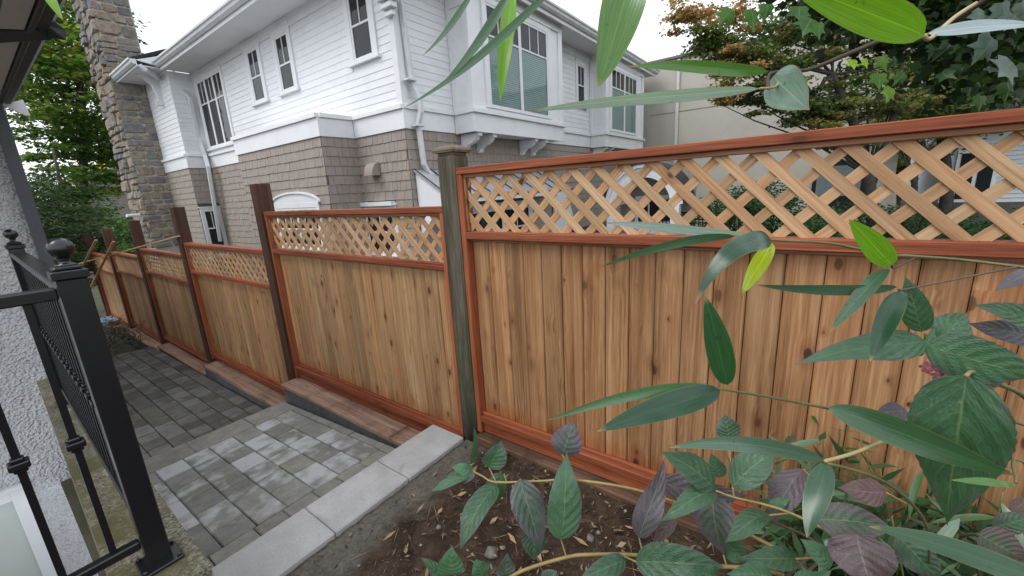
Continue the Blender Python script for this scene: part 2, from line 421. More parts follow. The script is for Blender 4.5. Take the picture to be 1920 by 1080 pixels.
def m_soil():
    t = NT('bed_soil'); v = t.tc.outputs['Object']
    c = t.ramp(t.noise(v, 7, 7, .7), [(.3, (.016, .011, .008)), (.5, (.048, .032, .022)), (.68, (.105, .072, .049))])
    sx = t.n('ShaderNodeSeparateXYZ'); t.l(v, sx.inputs[0])
    g = t.mapr(t.math('ADD', sx.outputs[0], t.math('MULTIPLY', t.noise(v, 4, 4), .35)), -1.52, -1.36, 1, 0)
    c = t.mix(t.math('MULTIPLY', g, .8), c, t.ramp(t.noise(v, 40, 5, .7), [(.35, (.11, .104, .088)), (.65, (.21, .20, .168))]))
    t.color(c); t.rough(.95); t.b.inputs['Specular IOR Level'].default_value = .15; t.bump(t.noise(v, 70, 5, .7), .9, .012); return t.m
SOIL = m_soil()
def soil_h(x, y):
    h = -1.655 + .06*mnoise.noise(Vector((x*2.2, y*2.2, 0))) +   .036*mnoise.noise(Vector((x*7, y*7, 3))) + .022*mnoise.noise(Vector((x*22, y*22, 5)))
    e = max(0, min(1, (-1.45-x)/.38)); h = h*(1-e) + (-1.70 + .012*mnoise.noise(Vector((x*20, y*20, 9))))*e
    f = max(0, min(1, (y-1.45)/.25)); return h*(1-f) + (-1.635 + .012*mnoise.noise(Vector((x*9, y*9, 2))))*f if x > -1.5 else h
def build_bed():
    xs = np.arange(-1.842, 3.2, .03); ys = np.arange(-1.9, 1.90, .03); V = []; F = []
    for y in ys:
        for x in xs: V.append((x, y, soil_h(x, y)))
    nx = len(xs)
    for j in range(len(ys)-1):
        for i in range(nx-1): F.append((j*nx+i, j*nx+i+1, (j+1)*nx+i+1, (j+1)*nx+i))
    # sides down to the yard
    n0 = len(V); edge = [i for i in range(nx)] + [j*nx+nx-1 for j in range(1, len(ys))] + [(len(ys)-1)*nx+i for i in range(nx-2, -1, -1)] + [j*nx for j in range(len(ys)-2, 0, -1)]
    for k in edge: V.append((V[k][0], V[k][1], -2.85))
    for a in range(len(edge)):
        b = (a+1) % len(edge); F.append((edge[a], n0+a, n0+b, edge[b]))
    struct(link_mesh('planting_bed', mk_mesh('planting_bed', V, F, SOIL, True), (0, 0, 0)))
build_bed()
def build_litter():
    # wood chips, dry leaves and bark scraps too many to count
    V = []; F = []; C = []
    pal = [(.16, .09, .05), (.24, .15, .09), (.34, .25, .16), (.10, .06, .04), (.05, .03, .022), (.28, .16, .08), (.42, .36, .26)]
    def chip(x, y, L, W, c, lift=.004):
        z = soil_h(x, y)+lift; a = random.uniform(0, 2*pi); tilt = random.uniform(-.5, .5); roll = random.uniform(-.6, .6)
        d = Vector((cos(a)*cos(tilt), sin(a)*cos(tilt), sin(tilt))); s = Vector((-sin(a), cos(a), roll)).normalized(); n = d.cross(s); o = Vector((x, y, z+abs(sin(tilt))*L*.5))
        k = len(V)
        V.extend([o-d*L/2, o+s*W/2+n*W*.15, o+d*L/2+n*W*.2, o-s*W/2+n*W*.15]); F.append((k, k+1, k+2, k+3)); C.extend([(*c, 1)]*4)
    for _ in range(7000):
        x = random.uniform(-1.80, .8); y = random.uniform(.2, 1.80)
        if x < -1.5 and random.random() < .75: continue
        t = random.random(); c = random.choice(pal); b = random.uniform(.15, .6); c = tuple(v*b for v in c)
        if t < .82: chip(x, y, random.uniform(.012, .04), random.uniform(.002, .006), c)
        elif t < .95: chip(x, y, random.uniform(.02, .05), random.uniform(.008, .016), c)
        else: chip(x, y, random.uniform(.015, .03), random.uniform(.008, .018), (.26, .22, .13))
    for _ in range(160): chip(random.uniform(-1.7, .8), random.uniform(.2, 1.75), random.uniform(.07, .17), random.uniform(.003, .005), random.choice([(.10, .06, .04), (.17, .11, .07), (.22, .16, .10)]), .008)
    for _ in range(70): chip(random.uniform(-1.75, -.4), random.uniform(.3, 1.7), random.uniform(.05, .085), random.uniform(.014, .026), random.choice([(.34, .22, .12), (.28, .20, .13), (.20, .12, .07), (.30, .20, .11)]), .010)
    t = NT('litter'); a = t.n('ShaderNodeAttribute'); a.attribute_name = 'Col'; t.color(a.outputs['Color']); t.rough(.85)
    o = link_mesh('leaf_litter', mk_mesh('leaf_litter', V, F, t.m, col=C), (0, 0, 0)); tag(o, 'brown bark scraps and dry leaf bits scattered over the bed soil', 'leaf litter', kind='stuff')
build_litter()
def rock(name, c, r, mat, label, seed):
    random.seed(seed); V = []; F = []; n, mrows = 9, 6
    for i in range(mrows+1):
        th = pi*i/mrows
        for k in range(n):
            ph = 2*pi*k/n; d = Vector((sin(th)*cos(ph), sin(th)*sin(ph), cos(th)*.75)); q = 1+.35*mnoise.noise(d*1.6+Vector((seed, 0, 0)))
            V.append(d*r*q)
    for i in range(mrows):
        for k in range(n): F.append((i*n+k, (i+1)*n+k, (i+1)*n+(k+1) % n, i*n+(k+1) % n))
    o = link_mesh(name, mk_mesh(name, V, F, mat, True), c); tag(o, label, 'stone', 'loose stones in the planting bed')
STONE = m_plain('field_stone', (.17, .15, .13), .85, .2, 25, .5, 60, dirt=((.06, .045, .035), 20, .7))
for i, (px, py, r, lb) in enumerate([(921, 1034, .033, 'round brown stone half sunk in the soil below the hydrangea leaves'), (1107, 1019, .02, 'pale brown stone by the lower hydrangea stem'),
        (943, 1017, .012, 'small bluish pebble beside the round brown stone'), (1122, 1013, .011, 'tiny pale pebble beside the pale brown stone'), (823, 995, .014, 'small grey pebble in the grey soil by the coping')]):
    p = at_z(px, py, -1.645); rock('stone', (p.x, p.y, soil_h(p.x, p.y)+r*.15), r, STONE, lb, 20+i)

# ------------------------------------------------------------------ cedar fence
FY = 1.86
def clip_poly(poly, x0, x1, z0, z1):
    for ax, v, s in ((0, x0, 1), (0, x1, -1), (1, z0, 1), (1, z1, -1)):
        out = []
        for i in range(len(poly)):
            a, b = poly[i], poly[(i+1) % len(poly)]; da, db = s*(a[ax]-v), s*(b[ax]-v)
            if da >= 0: out.append(a)
            if (da > 0) != (db > 0) and da != db:
                k = da/(da-db); out.append((a[0]+(b[0]-a[0])*k, a[1]+(b[1]-a[1])*k))
        poly = out
        if len(poly) < 3: return []
    return poly
def lattice(root, x0, x1, z0, z1, pitch=.132, w=.038):
    h = z1-z0
    for fam, y0, y1 in ((-1, 1.846, 1.854), (1, 1.8545, 1.8625)):
        off = random.uniform(0, pitch); x = x0 - h - off
        while x < x1 + h:
            # strip centre runs from (x, z0) upward at 45 degrees; fam -1 leans left going up
            hw = w/sqrt(2)
            poly = [(x-hw, z0), (x+hw, z0), (x+hw+fam*h, z1), (x-hw+fam*h, z1)]
            poly = clip_poly(poly, x0, x1, z0, z1)
            if len(poly) >= 3:
                cx = sum(p[0] for p in poly)/len(poly); cz = sum(p[1] for p in poly)/len(poly)
                ar = .5*abs(sum(poly[i][0]*poly[(i+1) % len(poly)][1]-poly[(i+1) % len(poly)][0]*poly[i][1] for i in range(len(poly))))
                if ar > .0012:
                    a = radians(45)*fam; ca, sa = cos(a), sin(a); yb = random.uniform(-.0006, .0006)
                    loc = [((p[0]-cx)*ca+(p[1]-cz)*sa, -(p[0]-cx)*sa+(p[1]-cz)*ca) for p in poly]
                    V, F = prism(loc, 1, -(y1-y0)/2, (y1-y0)/2)
                    o = link_mesh('lattice_strip', mk_mesh('lattice_strip', V, F, CEDAR_X), (cx, (y0+y1)/2+yb, cz), root, (0, -a, 0)); fix_normals(o)
            x += pitch*random.uniform(.985, 1.015)
def fence_panel(x0, x1, zt, zm, zb, z0, label, bw=.1245, CED=None):
    CED = CED or (CEDAR if x0 > -2 else CEDAR2)
    r = empty('lattice_fence', ((x0+x1)/2, FY, z0), label, 'fence panel', 'cedar fence panels stepping down the path')
    def bx(name, a, b, y0, y1, c, d, mat, bev=.003): MB().box(a, b, y0, y1, c, d, bev).build(name, mat, r)
    bx('top_rail', x0, x1, 1.812, 1.902, zt-.038, zt, STAIN_X); bx('top_trim', x0+.04, x1-.04, 1.83, 1.845, zt-.060, zt-.0385, STAIN_L)
    bx('middle_rail', x0+.039, x1-.039, 1.815, 1.90, zm-.044, zm, STAIN_X); bx('middle_trim', x0+.04, x1-.04, 1.848, 1.864, zm-.062, zm-.0445, STAIN_L)
    bx('stile', x0, x0+.038, 1.815, 1.90, z0+.002, zt-.0385, STAIN_Z); bx('stile', x1-.038, x1, 1.815, 1.90, z0+.002, zt-.0385, STAIN_Z)
    bx('lattice_stop', x0+.0385, x0+.054, 1.832, 1.8455, zm+.001, zt-.061, CEDAR); bx('lattice_stop', x1-.054, x1-.0385, 1.832, 1.8455, zm+.001, zt-.061, CEDAR)
    bx('bottom_rail', x0+.039, x1-.039, 1.815, 1.90, zb-.062, zb-.022, STAIN_X); bx('bottom_trim', x0+.039, x1-.039, 1.838, 1.8635, zb-.0215, zb, STAIN_X)
    bx('kick_board', x0+.039, x1-.039, 1.842, 1.882, z0, zb-.0625, STAIN_X)
    lattice(r, x0+.039, x1-.039, zm+.0005, zt-.0385)
    n = round((x1-x0-.08)/bw); w = (x1-x0-.08)/n; zc0, zc1 = zb-.03, zm-.03; me = []
    for k in range(3):
        V, F = cbox(-w/2+.0016, w/2-.0016, -.008, .008, 0, zc1-zc0, .0055); me.append(mk_mesh('board', V, F, CED))
    bx('tongue_layer', x0+.04, x1-.04, 1.885, 1.889, zc0, zc1, POST_BR, 0)
    for k in range(n):
        o = link_mesh('board', random.choice(me), (x0+.04+w*(k+.5), 1.874+random.uniform(-.002, .002), zc0), r)
    return r
PANELS = [(-1.735, .71, .14, -.235, -1.455, -1.605, 'large cedar lattice-topped fence panel behind the hydrangea and bamboo leaves'),
          (-4.36, -1.875, -.08, -.443, -1.675, -1.845, 'cedar lattice-topped fence panel between the weathered grey post and the tallest brown post'),
          (-7.007, -4.50, -.465, -.845, -2.07, -2.192, 'cedar lattice-topped fence panel second along from the weathered grey post'),
          (-9.483, -7.147, -.642, -1.03, -2.25, -2.347, 'cedar lattice-topped fence panel third along from the weathered grey post'),
          (-11.86, -9.62, -.80, -1.19, -2.39, -2.467, 'cedar lattice-topped fence panel fourth along from the weathered grey post'),
          (-14.26, -12.0, -.93, -1.31, -2.50, -2.557, 'end cedar fence panel of the row, beside the crossed wooden stakes')]
for p in PANELS: fence_panel(*p)
def post(x0, x1, zt, zb, label):
    m = MB(); m.box(x0, x1, 1.79, 1.93, zb, zt, .006)
    o = m.build('fence_post', POST_BR); tag(o, label, 'fence post', 'brown square fence posts')
for a in [(-4.498, -4.362, .19, -2.6, 'tall brown square fence post left of the panel beside the weathered grey post'),
          (-7.145, -7.009, .02, -2.8, 'brown square fence post that the long loose lath touches'),
          (-9.618, -9.485, -.16, -2.8, 'brown square fence post standing before the stone chimney'),
          (-11.998, -11.862, -.33, -2.8, 'brown square fence post behind the crossed stakes'),
          (-14.40, -14.262, -.47, -2.8, 'end brown fence post of the row, half hidden by the bamboo shrub'),
          (.712, .85, .30, -1.9, 'brown square fence post at the end of the tall panel behind the hydrangeas')]: post(*a)
def grey_post():
    r = empty('weathered_post', (-1.805, 1.87, -1.75), 'weathered grey-green square post with a chamfered cap between two fence panels', 'fence post')
    m = MB(); m.box(-1.874, -1.736, 1.80, 1.94, -1.75, .215, .010); m.build('shaft', GREYPOST, r)
    m = MB(); m.box(-1.866, -1.744, 1.808, 1.932, .2155, .232, .004); m.build('neck', POSTCAP, r)
    V = []; c = (-1.805, 1.87)
    for h, z in ((.078, .2325), (.083, .245), (.078, .256), (.05, .272)):
        for sx, sy in ((-1, -1), (1, -1), (1, 1), (-1, 1)): V.append((c[0]+sx*h, c[1]+sy*h, z))
    F = [(3, 2, 1, 0), (12, 13, 14, 15)] + [(i*4+k, i*4+(k+1) % 4, i*4+4+(k+1) % 4, i*4+4+k) for i in range(3) for k in range(4)]
    MB().add(V, F).build('cap', POSTCAP, r)
grey_post()
def ledge(x0, x1, zt, zbase, label):
    r = empty('timber_ledge', ((x0+x1)/2, 1.75, zt-.24), label, 'ledge', 'timber topped block ledges under the fence')
    m = MB(); m.box(x0, x1, 1.655, 1.905, zt-.04, zt, .005); m.build('timber', TIMBER, r)
    x = x0+.01; L = .40
    while x < x1-.02:
        e = min(x+L, x1-.01); m = MB(); m.box(x+.0015, e-.0015, 1.668, 1.86, zbase(x)-.12, zt-.0405, .005); m.build('block', BLOCK, r); x = e
for x0, x1, zt, f, lb in [(-4.36, -2.166, -1.848, land_z, 'reddish timber ledge on grey blocks beside the whitened landing pavers'),
                          (-6.87, -4.375, -2.195, path_z, 'timber ledge on grey blocks where the dark path meets the landing'),
                          (-9.22, -6.885, -2.35, lambda x: path_z(x)-.1, 'timber ledge third down, beside the dark path pavers'),
                          (-11.70, -9.235, -2.47, lambda x: -2.6, 'timber ledge fourth down, at the far end of the dark path'),
                          (-14.2, -11.715, -2.56, lambda x: -2.7, 'end timber ledge of the row, by the brush pile')]: ledge(x0, x1, zt, f, lb)
m = MB(); m.box(-1.73, 1.2, 1.765, 1.905, -1.80, -1.609, .008); tag(m.build('sill_timber', m_wood('dirty_timber', (.05, .03, .02), (.11, .068, .046), (.18, .12, .085), 'X', .1, .8, .1, 1.0, ((.03, .02, .015), .8))), 'half buried dark timber under the fence panel behind the hydrangeas', 'timber')
def stick(name, a, b, w, h, label, cat):
    a, b = Vector(a), Vector(b); d = (b-a); L = d.length; q = d.to_track_quat('X', 'Z')
    V, F = cbox(-L/2, L/2, -w/2, w/2, -h/2, h/2, .002)
    o = link_mesh(name, mk_mesh(name, V, F, LATH), (a+b)/2); o.rotation_euler = q.to_euler(); tag(o, label, cat)
stick('wooden_lath', at_y(335, 443, 1.775), at_y(135, 498, 1.50), .035, .018, 'long pale bare lath sloping down from a brown post', 'lath')
s1 = at_y(213, 453, 1.60); s1b = at_y(170, 540, 1.60); s1b = s1 + (s1b-s1)*1.35
stick('wooden_stake', s1, s1b, .04, .02, 'pale wooden stake crossing the long lath', 'stake')
s2 = at_y(180, 450, 1.45); s2b = at_y(161, 487, 1.45); s2b = s2 + (s2b-s2)*2.1
stick('wooden_stake', s2, s2b, .04, .02, 'short pale stake leaning into the bamboo shrub', 'stake')
# ------------------------------------------------------------------ iron railing, kerb wall and the rendered house beside them
BLACK = m_plain('black_enamel', (.010, .0105, .013), .24, .1, 20, .05, 200, .6)
def m_kerb():
    t = NT('mossy_aggregate'); v = t.tc.outputs['Object']; vo = t.vor(v, 120); n = t.noise(v, 6, 5, .65)
    c = t.ramp(vo.outputs['Color'], [(.2, (.075, .066, .045)), (.5, (.15, .138, .10)), (.85, (.29, .27, .22))])
    c = t.mix(t.mapr(n, .42, .62), c, (.085, .078, .030))
    t.color(c); t.rough(.9); t.bump(vo.outputs['Distance'], .6, .004); return t.m
KERB = m_kerb()
def m_stucco():
    t = NT('pebbledash'); v = t.tc.outputs['Object']
    a = t.vor(v, 48, 'SMOOTH_F1'); n = t.noise(v, 34, 4, .6); h = t.math('ADD', t.math('MULTIPLY', a.outputs['Distance'], .8), n)
    c = t.mix(t.mapr(t.noise(v, 3, 3), .3, .7), (.66, .665, .68), (.74, .745, .76))
    t.color(c); t.rough(.9); t.bump(h, 1.0, .05); return t.m
STUCCO = m_stucco()
ZK = -1.20
m = MB()
m.prism([(-1.565, .040), (-1.565, .262), (-4.60, .290), (-4.60, .105)], 2, -4.3, ZK)
kerb = m.build('kerb_wall', KERB); fix_normals(kerb); tag(kerb, 'mossy exposed aggregate kerb wall carrying the black railing', 'kerb wall')

def railing():
    X0, Y0 = -1.742, .166
    X1, Y1 = -3.86, .188
    r = empty('iron_railing', (X0, Y0, ZK), 'black iron railing with ball finials on the mossy kerb', 'railing')
    def ypos(x): return Y0 + (Y1-Y0)*(x-X0)/(X1-X0)
    def corner(x, y, s=.032):
        m = MB(); m.box(x-s, x+s, y-s, y+s, ZK+.008, -.180, .003); p = m.build('post', BLACK, r)
        m = MB(); m.box(x-s-.025, x+s+.025, y-s-.025, y+s+.025, ZK, ZK+.012, .003)
        for sx in (-1, 1):
            for sy in (-1, 1): m.lathe((x+sx*(s+.014), y+sy*(s+.014), ZK+.0125), [(.007, 0), (.007, .008), (.003, .011)], 6)
        m.build('base_plate', BLACK, p)
        m = MB(); m.box(x-s-.007, x+s+.007, y-s-.007, y+s+.007, -.180, -.155, .003); m.box(x-s+.002, x+s-.002, y-s+.002, y+s-.002, -.155, -.143, .004); m.build('post_cap', BLACK, p)
        pr = [(.024, 0), (.024, .004), (.013, .008), (.011, .016), (.016, .020), (.012, .023)]
        R, zc = .030, .050
        pr += [(R*cos(a), zc + R*1.02*sin(a)) for a in [radians(d) for d in range(-60, 90, 15)]] + [(.002, zc+R*1.02)]
        MB().lathe((x, y, -.1435), pr, 20).build('ball_finial', BLACK, p, True)
    corner(X0, Y0); corner(X1, Y1)
    # rails
    def bar(a, b, w, h, name):
        a, b = Vector(a), Vector(b); d = b-a; L = d.length; ang = math.atan2(d.y, d.x)
        M = Matrix.Translation((a+b)/2) @ Matrix.Rotation(ang, 4, 'Z')
        MB().box(-L/2, L/2, -w/2, w/2, -h/2, h/2, .004, M).build(name, BLACK, r)
    bar((X0-.034, Y0, -.215), (X1+.034, Y1, -.215), .060, .030, 'top_rail'); bar((X0-.034, Y0, -1.095), (X1+.034, Y1, -1.095), .034, .03, 'bottom_rail')
    yn = -1.30
    bar((X0, Y0-.034, -.218), (X0, yn, -.218), .046, .034, 'top_rail'); bar((X0, Y0-.034, -1.095), (X0, yn, -1.095), .034, .03, 'bottom_rail')
    def baluster(x, y):
        s = .0085; m = MB(); m.box(x-s, x+s, y-s, y+s, -1.081, -.233, .001); b = m.build('baluster', BLACK, r)
        m = MB(); zc = -.676
        for z0, z1, h in ((-.022, -.010, .014), (-.010, .010, .021), (.010, .022, .014)): m.box(x-h, x+h, y-h, y+h, zc+z0, zc+z1, .003)
        m.build('collar', BLACK, b)
    n = 20
    for k in range(1, n): x = X0 + (X1-X0)*k/n; baluster(x, ypos(x))
    y = .070
    while y > yn+.03: baluster(X0, y); y -= .112
railing()

def own_house():
    r = empty('rendered_house', (-9, -2, -4.3), 'grey pebbledash house with dark gutter and beige slatted soffit at the stairwell', 'house')
    m = MB(); m.box(-13, -6.3, -6, .50, -4.3, 1.06, 0); m.build('wall', STUCCO, r)
    SOF = m_plain('soffit_board', (.40, .385, .36), .6, .10, 6)
    GUT = m_plain('dark_gutter', (.030, .029, .033), .4, .08, 10)
    PIPE = m_plain('grey_downpipe', (.075, .08, .092), .42, .08, 10)
    y = .50; k = 0
    while y > -1.35:
        w = .085 if k % 2 else .105
        m = MB(); m.box(-6.28, -2.6, y-w+.002, y-.002, 1.062+(.006 if k % 2 else 0), 1.085, .003); m.build('soffit_board', SOF, r); y -= w; k += 1
    m = MB(); m.box(-6.36, -2.6, .503, .528, 1.045, 1.22, .003); m.build('fascia', GUT, r)
    prof = [(.53, 1.19), (.53, 1.075), (.585, 1.07), (.625, 1.12), (.63, 1.19)]
    o = MB().prism(prof, 0, -6.40, -2.6).build('gutter', GUT, r); fix_normals(o)
    m = MB(); m.add(*prism([(-1.4, 1.09), (.62, 1.205), (-1.4, 2.3)], 0, -6.4, -2.55)); o = m.build('roof', GUT, r); fix_normals(o)
    a = at_x(100, 20, -3.78); V, F = rpipe([(-3.78, .60, 1.10), (-3.78, .625, 1.06), at_x(100, 52, -3.80), at_x(80, 58, -3.83), at_x(0, 62, -3.95), at_x(-120, 72, -4.1)], .085, .06)
    m = MB().add(V, F); o = m.build('gutter_outlet_pipe', GUT, r); fix_normals(o)
    V, F = rpipe([(-6.235, .475, 1.04), (-6.235, .475, 0), (-6.235, .475, -2.4)], .075, .09); o = MB().add(V, F).build('downpipe', PIPE, r); fix_normals(o)
    # white barge end of the far eave
    p0, p1, p2 = at_x(4, 195, -6.42), at_x(43, 187, -6.42), at_x(57, 216, -6.42)
    o = MB().add(*prism([(p0.y, p0.z), (p1.y, p1.z), (p2.y, p2.z), (p2.y-.03, p2.z-.005)], 0, -6.46, -6.42)).build('barge_end', WHITE, r); fix_normals(o)
    # basement window in a white casing
    d = at_x(45, 912, -6.27)
    w = MB(); w.box(-6.3, -6.26, d.y-.10, d.y, -4.2, d.z, .004); w.box(-6.3, -6.26, d.y-1.0, d.y-.1, d.z-.1, d.z, .004); w.box(-6.3, -6.24, d.y-1.02, d.y+.02, d.z+.001, d.z+.04, .004)
    wo = w.build('window_casing', WHITE, r)
    MB().box(-6.298, -6.285, d.y-1.0, d.y-.1, -4.2, d.z-.1, 0).build('blind', m_plain('pale_blind', (.52, .56, .53), .5, .03), wo)
own_house()
# ------------------------------------------------------------------ the white and taupe house beyond the fence
def m_pane(name, tint=(.88, .92, .92), gl=.03):
    t = NT(name); tr = t.n('ShaderNodeBsdfTransparent'); tr.inputs[0].default_value = (*tint, 1)
    g = t.n('ShaderNodeBsdfGlossy'); g.inputs['Roughness'].default_value = .03; fr = t.n('ShaderNodeLayerWeight'); fr.inputs[0].default_value = .5
    mx = t.n('ShaderNodeMixShader'); t.l(t.math('ADD', t.math('MULTIPLY', t.math('POWER', fr.outputs['Facing'], 4.0), .7), gl, clamp=True), mx.inputs[0]); t.l(tr.outputs[0], mx.inputs[1]); t.l(g.outputs[0], mx.inputs[2])
    t.l(mx.outputs[0], t.out.inputs[0]); return t.m
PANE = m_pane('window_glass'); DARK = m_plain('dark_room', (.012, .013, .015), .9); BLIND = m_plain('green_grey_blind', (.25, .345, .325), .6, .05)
ROOFM = m_plain('dark_roof_shingle', (.03, .03, .034), .9, .2, 20, .4, 60)
GUTW = m_plain('white_gutter', (.62, .63, .65), .4, .06, 3, dirt=((.25, .26, .25), 5, .35))
AWN = m_plain('grey_metal_roof', (.36, .35, .38), .4, .05)
HOUSE = empty('shingled_house', (-11, 9, -2.8), 'white clapboard and taupe shingle house with bays beyond the fence', 'house')
class Wall:
    """vertical wall plane; u runs along it, n points out"""
    def __init__(s, kind, c): s.k = kind; s.c = c           # 'A': y = c facing -y ; 'B': x = c facing +x
    def box(s, m, u0, u1, z0, z1, n0, n1, b=.003):
        if s.k == 'A': m.box(u0, u1, s.c-n1, s.c-n0, z0, z1, b)
        else: m.box(s.c+n0, s.c+n1, u0, u1, z0, z1, b)
        return m
    def wedge(s, m, u0, u1, z0, z1, n0, nb, nt):
        q = [(u0, z0, n0), (u1, z0, n0), (u1, z1, n0), (u0, z1, n0), (u0, z0, nb), (u1, z0, nb), (u1, z1, nt), (u0, z1, nt)]
        V = [((u, s.c-n, z) if s.k == 'A' else (s.c+n, u, z)) for u, z, n in q]
        F = [(0, 3, 2, 1), (4, 5, 6, 7), (0, 1, 5, 4), (2, 3, 7, 6), (1, 2, 6, 5), (3, 0, 4, 7)]
        if s.k == 'B': pass
        return m.add(V, F)
    def prism(s, m, poly, n0, n1):
        V = []
        for n in (n0, n1):
            for u, z in poly: V.append((u, s.c-n, z) if s.k == 'A' else (s.c+n, u, z))
        k = len(poly); F = [tuple(range(k)), tuple(range(2*k-1, k-1, -1))] + [(i, (i+1) % k, k+(i+1) % k, k+i) for i in range(k)]
        return m.add(V, F)
    def pt(s, u, z, n): return Vector((u, s.c-n, z)) if s.k == 'A' else Vector((s.c+n, u, z))
Y0 = 5.40; XB = -6.36; ZB1, ZB0, ZS = 1.61, 1.215, 4.02
WA = Wall('A', Y0); WBUMP = Wall('A', 4.63); WBR = Wall('B', -7.97); WW = Wall('A', 4.78); WWR = Wall('B', -16.05); WB = Wall('B', XB); BAYF = Wall('B', -5.82)
def hp(m, name, mat, parent=HOUSE, smooth=False):
    o = m.build(name, mat, parent, smooth); return o
# cores
hp(MB().box(-18.3, XB, Y0, 17.2, 1.3, ZS, 0), 'upper_wall', WHITE); hp(MB().box(-18.3, XB, Y0, 17.2, -2.8, 1.3, 0), 'lower_wall', TAUPE_D)
hp(MB().box(-11.9, -7.97, 4.63, Y0-.001, -2.8, 1.56, 0), 'bump_out_wall', TAUPE_D)
hp(MB().box(-18.34, -16.05, 4.78, Y0-.001, -2.8, 1.3, 0), 'wing_lower_wall', TAUPE_D); hp(MB().box(-18.34, -16.05, 4.78, Y0-.001, 1.3, ZS, 0), 'wing_upper_wall', WHITE)
BAYS = [(6.75, 10.40), (13.25, 16.75)]
for a, b in BAYS: hp(MB().box(XB+.001, -5.82, a, b, ZB0, ZS, 0), 'bay_wall', WHITE)
# windows -----------------------------------------------------------------
WIN = {id(w): [] for w in (WA, WBUMP, WBR, WW, WWR, WB, BAYF)}
def window(W, u0, u1, z0, z1, cas=.10, top=3, split=.62, lights=1, blind=False, sill=True, head=True):
    """u0..u1, z0..z1: outside of the sash"""
    WIN[id(W)].append((u0-cas, u1+cas, z0-.09, z1+cas))
    m = MB(); W.box(m, u0-cas, u0, z0-.02, z1+cas, .0, .045); W.box(m, u1, u1+cas, z0-.02, z1+cas, .0, .045); W.box(m, u0, u1, z1, z1+cas, .0, .043)
    if head: W.box(m, u0-cas-.03, u1+cas+.03, z1+cas, z1+cas+.035, 0, .065)
    w = hp(m, 'window', WHITE)
    if sill: hp(W.box(MB(), u0-cas-.05, u1+cas+.05, z0-.075, z0-.02, 0, .085), 'sill', WHITE, w)
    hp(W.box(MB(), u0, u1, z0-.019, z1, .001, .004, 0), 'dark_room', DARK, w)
    if blind:
        m = MB(); z = z0+.05
        while z < z0+(z1-z0)*split-.02: W.wedge(m, u0+.06, u1-.06, z, z+.040, .005, .012, .006); z += .045
        hp(m, 'blind', BLIND, w)
    hp(MB().add([W.pt(u0, z0-.019, .016), W.pt(u1, z0-.019, .016), W.pt(u1, z1, .016), W.pt(u0, z1, .016)], [(0, 1, 2, 3)]), 'pane', PANE, w)
    m = MB(); f = .05
    lw = (u1-u0)/lights
    for i in range(lights):
        a, b = u0+lw*i, u0+lw*(i+1)
        W.box(m, a, a+f, z0-.019, z1, .012, .034); W.box(m, b-f, b, z0-.019, z1, .012, .034)
        W.box(m, a+f, b-f, z0-.019, z0+f, .012, .033); W.box(m, a+f, b-f, z1-f, z1, .012, .033)
    hp(m, 'sash', WHITE, w)
    m = MB(); zz = z0+(z1-z0)*split
    for i in range(lights):
        a, b = u0+lw*i+f, u0+lw*(i+1)-f
        W.box(m, a, b, zz-.02, zz+.02, .012, .031)
        for k in range(1, top):
            c = a+(b-a)*k/top; W.box(m, c-.012, c+.012, zz+.02, z1-f, .012, .030)
    hp(m, 'muntin', WHITE, w); return w
window(WA, -15.78, -13.9, 1.80, 3.72, .10, 2, .66, 3)
window(WA, -12.10, -11.50, 2.56, 3.76, .13, 2, .48)
window(WA, -10.58, -9.98, 2.56, 3.73, .13, 2, .48)
window(WA, -7.60, -6.98, 2.60, 3.80, .13, 2, .50)
window(BAYF, 7.30, 9.70, 1.73, 3.70, .12, 3, .70, 2, True, False)
window(BAYF, 13.70, 16.02, 1.73, 3.66, .12, 3, .70, 2, True, False)
window(WB, 12.35, 12.85, 2.45, 3.62, .10, 2, .5)
window(WBUMP, -10.30, -8.50, -1.0, -.14, .11, 3, .45, 2, False, True, False)
window(WA, -8.0+.05, -6.98, -1.2, -.28, .10, 2, .5, 1)
window(WWR, 4.86, 5.30, -1.6, -.10, .07, 2, .6)
window(WB, 7.0, 9.4, -2.5, -.45, .12, 2, .75, 2)
# arched head over the bump-out window
m = MB(); pts = []
cx, hw, z0, ri = -9.40, 1.02, -.03, .12
arc = [(cx+hw*cos(t), -.03+.20*sin(t)) for t in np.linspace(0, pi, 19)]; arc2 = [(cx+(hw+.05)*cos(t), -.03+.245*sin(t)) for t in np.linspace(0, pi, 19)]
WBUMP.prism(m, arc, .001, .04); o = hp(m, 'arched_window_head', WHITE); fix_normals(o)
m = MB(); WBUMP.prism(m, arc2 + arc[::-1], .001, .07); o = hp(m, 'arch_moulding', WHITE, o); fix_normals(o)
hp(WA.box(MB(), -8.05, -6.9, -.185, -.10, 0, .12), 'window_hood', WHITE)
